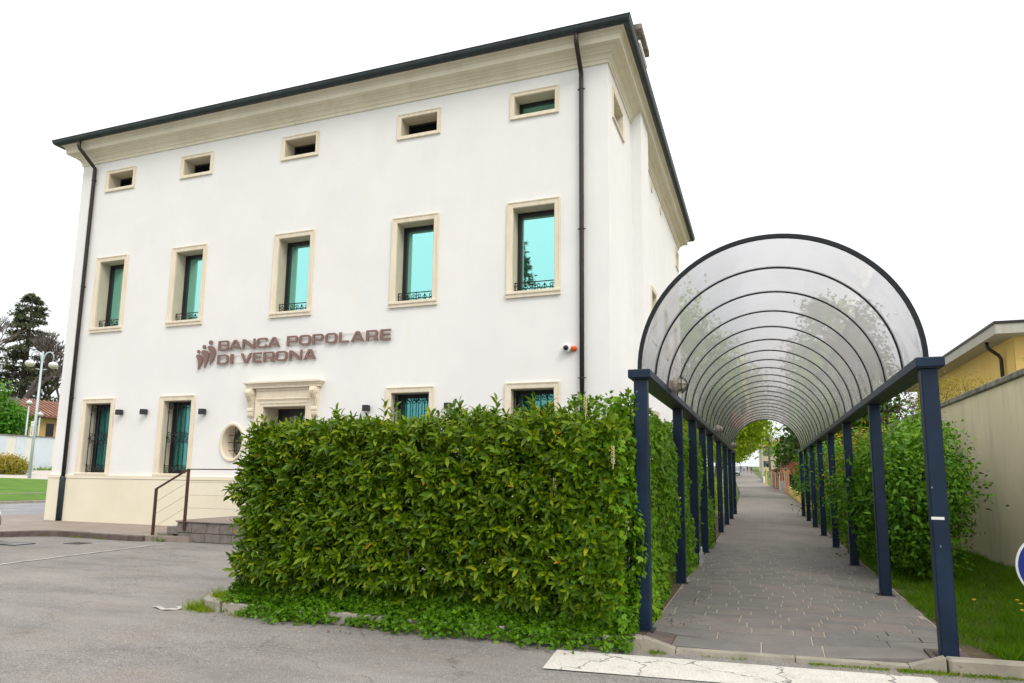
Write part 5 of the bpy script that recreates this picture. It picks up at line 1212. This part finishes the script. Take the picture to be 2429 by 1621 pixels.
# cars
def car(name, lb, loc, rz, paint_c):
    c = thing(name, lb, 'car', (0,0,0)); body = M('car_paint', paint_c, None, .25, metallic=.4)
    hw = .86
    # body shell: rings along the length (x), nose at +x
    st_ = [(2.0,.36,.56,.52),(1.96,.26,.66,.72),(1.75,.2,.74,.82),(1.1,.18,.86,.86),(.55,.18,.93,.86),(-.6,.18,.95,.86),(-1.4,.18,.97,.86),(-1.8,.2,.96,.82),(-1.93,.28,.9,.74),(-1.96,.4,.8,.6)]
    rings = []
    for x, zb, zt_, w_ in st_: rings.append([(x,-w_*.86,zb),(x,-w_,zb+.14),(x,-w_,zt_-.14),(x,-w_*.9,zt_),(x,w_*.9,zt_),(x,w_,zt_-.14),(x,w_,zb+.14),(x,w_*.86,zb)])
    g = MB(); g.loops(rings); g.add(rings[0],[tuple(range(8))[::-1]]); g.add(rings[-1],[tuple(range(8))]); b = g.build('body', body, c, smooth=True)
    gh = [(.75,.9,.91,.8),(.2,.93,1.4,.66),(-.2,.94,1.45,.66),(-1.0,.95,1.43,.65),(-1.72,.95,1.0,.7)]
    rings = [[(x,-.8,zb),(x,-w_,zt_-.02),(x,-w_*.85,zt_),(x,w_*.85,zt_),(x,w_,zt_-.02),(x,.8,zb)] for x,zb,zt_,w_ in gh]
    g = MB(); g.loops(rings); g.add(rings[0],[tuple(range(6))[::-1]]); g.add(rings[-1],[tuple(range(6))]); g.build('glasshouse', MA['farglass'], c)
    g = MB(); rings = [[(x,-w_,zt_-.005),(x,-w_*.85,zt_+.02),(x,w_*.85,zt_+.02),(x,w_,zt_-.005)] for x,zb,zt_,w_ in gh[1:4]]; g.loops(rings); g.build('roof', body, c, smooth=True)
    for s_ in (-1,1):
        g = MB(); g.tube([(.72,s_*.8,.92),(.2,s_*.67,1.4),(-1.0,s_*.66,1.43),(-1.7,s_*.72,1.0)], .03, 5); g.tube([(-.35,s_*.83,.95),(-.35,s_*.67,1.44)], .03, 5); g.build('pillar', body, c)
        g = MB(); g.cbox((1.9,s_*.55,.62),(.16,.3,.13),.04); g.build('headlight', MA['white'], c)
        g = MB(); g.cbox((-1.9,s_*.62,.78),(.12,.2,.2),.04); g.build('tail_light', M('red_lens', (.4,.01,.01), None, .3), c)
        for x in (1.22,-1.22):
            g = MB(); g.lathe([(.2,-.1),(.3,-.1),(.32,-.06),(.32,.06),(.3,.1),(.2,.1)],(x,s_*.78,.32),'y',20); wh = g.build('wheel', MA['black'], c)
            g = MB(); g.lathe([(.2,-.095),(.2,.095),(.05,.11 if s_ > 0 else .1)],(x,s_*.78,.32),'y',14); g.build('rim', MA['grey'], wh)
    for x in (2.0,):
        g = MB(); g.cbox((1.985,0,.4),(.06,1.2,.14),.03); g.build('bumper_grille', MA['black'], c)
    c.location = loc; c.rotation_euler = (0,0,rz); return c
pc = car('parked_car', 'silver parked car whose front corner just enters the left edge', (-16.56,8.47,0), math.pi/2, (.3,.32,.34))
copy_tree(pc, None, (-5.55,150,zback(150)), 'pale car parked at the left of the far path', -math.pi/2)

# ================================================================ left background across the road
sw = thing('striped_wall', 'long white boundary wall with pale blue painted panels across the road', 'wall', (-52,36,1.5))
pb = M('pale_blue_wall_paint', (.52,.60,.66), (.57,.64,.69), .85, scale=1.5, bump=.2, bscale=20); pw = M('off_white_wall_paint', (.64,.63,.56), (.7,.68,.6), .85, scale=1.5, bump=.2, bscale=20)
ed = [20]+[20+1.55*i for i in range(1,9)]+[33.95,34.65,35.4,36.1,37.4]+[37.4+1.3*i for i in range(1,14)]
for i, (a, b) in enumerate(zip(ed, ed[1:])):
    MB().box(-52.3,-52+(.0 if i % 2 else .03),a,b-.004,1.2,4.06).build('wall_panel', pb if i % 2 == 0 else pw, sw)
MB().box(-52.4,-51.9,20,54.4,4.065,4.13).build('coping', MA['coping'], sw)
n = 900; link('verge_weeds', leaf_mesh('verge_weeds', BLADE, np.stack([uni(n,-51.9,-51.3),uni(n,20,50),np.full(n,1.55)],1), rnd(n,.5)*np.array([[1,1,.2]])+np.array([[0,0,1.]]), rnd(n), uni(n,.15,.4), uni(n,.05,.12), uni(n,.4,1), GRASS), None, kind='stuff', label='yellow green weeds at the foot of the striped wall', cat='weeds')
lh = thing('left_house', 'ochre house with red tiled roof and dark shutters beyond the striped wall', 'house', (-70,50,1.8))
MB().box(-78,-70,46.2,60,1.5,7.0).build('wall', plaster('ochre_house', (.5,.33,.13), (.56,.38,.16), (.42,.28,.13)), lh)
g = MB(); g.add([(-69.2,45.4,6.95),(-69.2,60.8,6.95),(-78.8,60.8,6.95),(-78.8,45.4,6.95),(-74,49.5,9.0),(-74,56.7,9.0)],[(0,1,5,4),(1,2,5),(2,3,4,5),(3,0,4),(0,3,2,1)]); rf = g.build('roof', MA['oldtile'], lh)
g = MB()
for k in range(30): y = 45.6+k*.51; f_ = min(1,max(0,min((y-45.4)/4.1,(60.8-y)/4.1))); g.tube([(-69.15,y,7.02),(-69.2-4.8*f_,y,7.02+2.05*f_)], .12, 5)
g.build('tile_row', MA['oldtile'], rf)
MB().box(-70.9,-70.2,45.9,46.7,7,8.7).build('chimney', MA['coping'], lh)
for y in (46.9,49.5,51.6,54.5):
    wn = MB().box(-70.02,-69.97,y,y+.75,4.9,6.35).build('window', MA['farglass'], lh); MB().box(-69.98,-69.93,y-.02,y+.77,4.88,6.37).build('shutter', MA['frame'], wn)
def lamp_post(x, y, z, h, lb, arms=2, sign=False):
    t = thing('street_lamp', lb, 'street lamp', (x,y,z), 'grey street lamps across the road')
    pm = M('lamp_paint', (.42,.5,.52), None, .4, metallic=.2)
    g = MB(); g.tube([(x,y,z-.1),(x,y,z+h*.3),(x,y,z+h)], [.1,.09,.06], 10); g.build('pole', pm, t, smooth=True)
    dirs = [(-.57,-.82),(.57,.82)][:arms] if arms == 2 else [(0,0)]
    for a, b in dirs:
        q = .62; zh = z+h
        g = MB()
        if arms == 2: g.tube([(x,y,zh-.9),(x+a*.1,y+b*.1,zh-.3),(x+a*.22,y+b*.22,zh-.05),(x+a*.4,y+b*.4,zh+.0),(x+a*.57,y+b*.57,zh-.15),(x+a*q,y+b*q,zh-.5)], .04, 8); g.tube([(x,y,zh-1.2),(x+a*.3,y+b*.3,zh-1.15)], .03, 6)
        else: g.tube([(x,y,zh-.1),(x,y,zh+.1)], .06, 8)
        g.build('arm', pm, t, smooth=True)
        c = (x+a*q,y+b*q,zh-.85) if arms == 2 else (x,y,zh-.2)
        s_ = .68 if arms == 2 else .62
        g = MB(); g.lathe([(.0,.34*s_),(.12*s_,.33*s_),(.3*s_,.24*s_),(.4*s_,.08*s_),(.42*s_,0)],c,'z',18); hd_ = g.build('lamp_head', MA['white'], t, smooth=True)
        g = MB(); g.lathe([(.41*s_,0),(.38*s_,-.15*s_),(.26*s_,-.28*s_),(.0,-.33*s_)],c,'z',18); g.build('lamp_bowl', MA['lampglass'], hd_, smooth=True)
    if sign:
        sp = MB().box(x-.02,x+.28,y-.26,y-.24,z+2.6,z+3.55,.01).build('notice_plate', MA['white'], t)
        g = MB(); [g.box(x+.03,x+.23,y-.262,y-.2605,z+3.4-q*.09,z+3.44-q*.09) for q in range(7) if q not in (1,)]; g.box(x+.06,x+.2,y-.262,y-.2605,z+2.7,z+2.85); g.build('notice_print', MA['grey'], sp)
    return t
lamp_post(-43.6,30.1,1.08,8.1,'tall grey double-headed street lamp on the lawn left of the bank',2,True)
lamp_post(-62.5,42.4,1.8,6.0,'small single lamp post left of the tall lamp, behind the striped wall',1)
lamp_post(-63.5,44.2,1.8,5.1,'smaller lamp post behind the striped wall, right of the tall lamp',1)
plant('round_bush', 'low dark clipped bush on the lawn at the left edge', 'shrub', (-47.2,30.7,1.3), (-47.4,30.8,1.7), (1.5,1.5,.75), 6000, .15, LEAF_GOLD, 60, .35, trunk=.04, stems=3, shell=.55)
plant('green_tree', 'bright green bushy tree above the striped wall at the left edge', 'tree', (-66,42,1.8), (-66,41.4,5.6), (3.2,3.0,3.9), 9000, .36, LEAF_GREEN, 80, .75, QUADL, trunk=.2, shell=.4, wide=1.2)
def conifer(name, lb, base, h, r, n):
    t = thing(name, lb, 'tree', base); b = Vector(base)
    g = MB(); g.tube([b-Vector((0,0,.3)), b+Vector((0,0,h*.6)), b+Vector((0,0,h))], [.5,.3,.04], 8); g.build('trunk', MA['bark'], t)
    Ps, Ds, Ns = [], [], []; g = MB(); lev = 34
    for i in range(lev):
        f_ = (i+random.uniform(0,.7))/lev; z = h*(.12+.86*f_); rr_ = r*(1-f_)**.62*random.uniform(.75,1.15)+.35
        for q in range(random.randint(5,8)):
            a = random.uniform(0,6.28); R_ = rr_*random.uniform(.6,1.1); e = b+Vector((math.cos(a)*R_,math.sin(a)*R_,z+random.uniform(-.5,.35)*(1-f_)-.08*R_)); s0 = b+Vector((0,0,z+.2)); g.tube([s0,s0.lerp(e,.6)+Vector((0,0,.12)),e], [.07,.04,.015], 4)
            m_ = int(n/(lev*6.5)); tt = RNG.uniform(.15,1,m_)**.7; pts = np.array(s0)[None]*(1-tt[:,None])+np.array(e)[None]*tt[:,None]+rnd(m_)*np.array([[.26,.26,.1]])*(.45+R_*.2)
            Ps.append(pts); Ds.append(np.tile([[math.cos(a),math.sin(a),-.15]],(m_,1))+rnd(m_,.6)); Ns.append(np.tile([[0,0,1.]],(m_,1))+rnd(m_,.5))
    P, D, N = np.concatenate(Ps), np.concatenate(Ds), np.concatenate(Ns)
    link('crown', leaf_mesh('crown', QUADL, P-np.array(base), D, N, uni(len(P),.25,.6), uni(len(P),.2,.4), RNG.beta(2,2,len(P)), LEAF_CON), t, kind='stuff'); g.build('limbs', MA['bark'], t, kind='stuff')
conifer('conifer', 'tall dark conifer rising behind the ochre house on the left', (-85.5,57,1.9), 21.8, 5.0, 17000)
def bare_tree(name, lb, base, h, spread, depth=6, seed=3):
    rg = random.Random(seed); t = thing(name, lb, 'tree', base); g = MB(); b0 = Vector(base); n_ = [0]; tr = MB()
    def grow(p, d, ln, r, lev):
        q = p+d*ln*.5+Vector((rg.uniform(-.05,.05),rg.uniform(-.05,.05),0))*ln; e = q+(d+Vector((rg.uniform(-.15,.15),rg.uniform(-.15,.15),.06))).normalized()*ln*.5
        (tr if lev == depth else g).tube([p,q,e], [r,r*.88,r*.74], 7 if lev > 3 else 4 if lev > 1 else 3, cap=False)
        if lev == 0: return
        for k in range(rg.choice((2,3,3)) if lev > 1 else 3):
            a = rg.uniform(0,6.28); s_ = rg.uniform(.35,.75)*spread
            nd = (d+Vector((math.cos(a)*s_,math.sin(a)*s_,rg.uniform(-.05,.25)))).normalized(); grow(e, nd, ln*rg.uniform(.62,.84), r*.66, lev-1)
    grow(b0-Vector((0,0,.2)), Vector((0,0,1)), h*.26, h*.03, depth)
    tr.build('trunk', MA['twig'], t); g.build('branches', MA['twig'], t, kind='stuff')
bare_tree('bare_tree', 'leafless spreading tree left of the tall conifer', (-80,51.6,1.9), 20, 1.0, 7, 5)
bare_tree('bare_tree', 'leafless twiggy tree between the conifer and the bank corner', (-84,59.5,1.9), 17, 1.1, 7, 9)
# cypress across the car park, mirrored in the right-hand window
conifer('cypress', 'tall slim cypress behind the viewer, seen only mirrored in an upper window', (-18.3,-20,0), 21, 1.9, 9000)
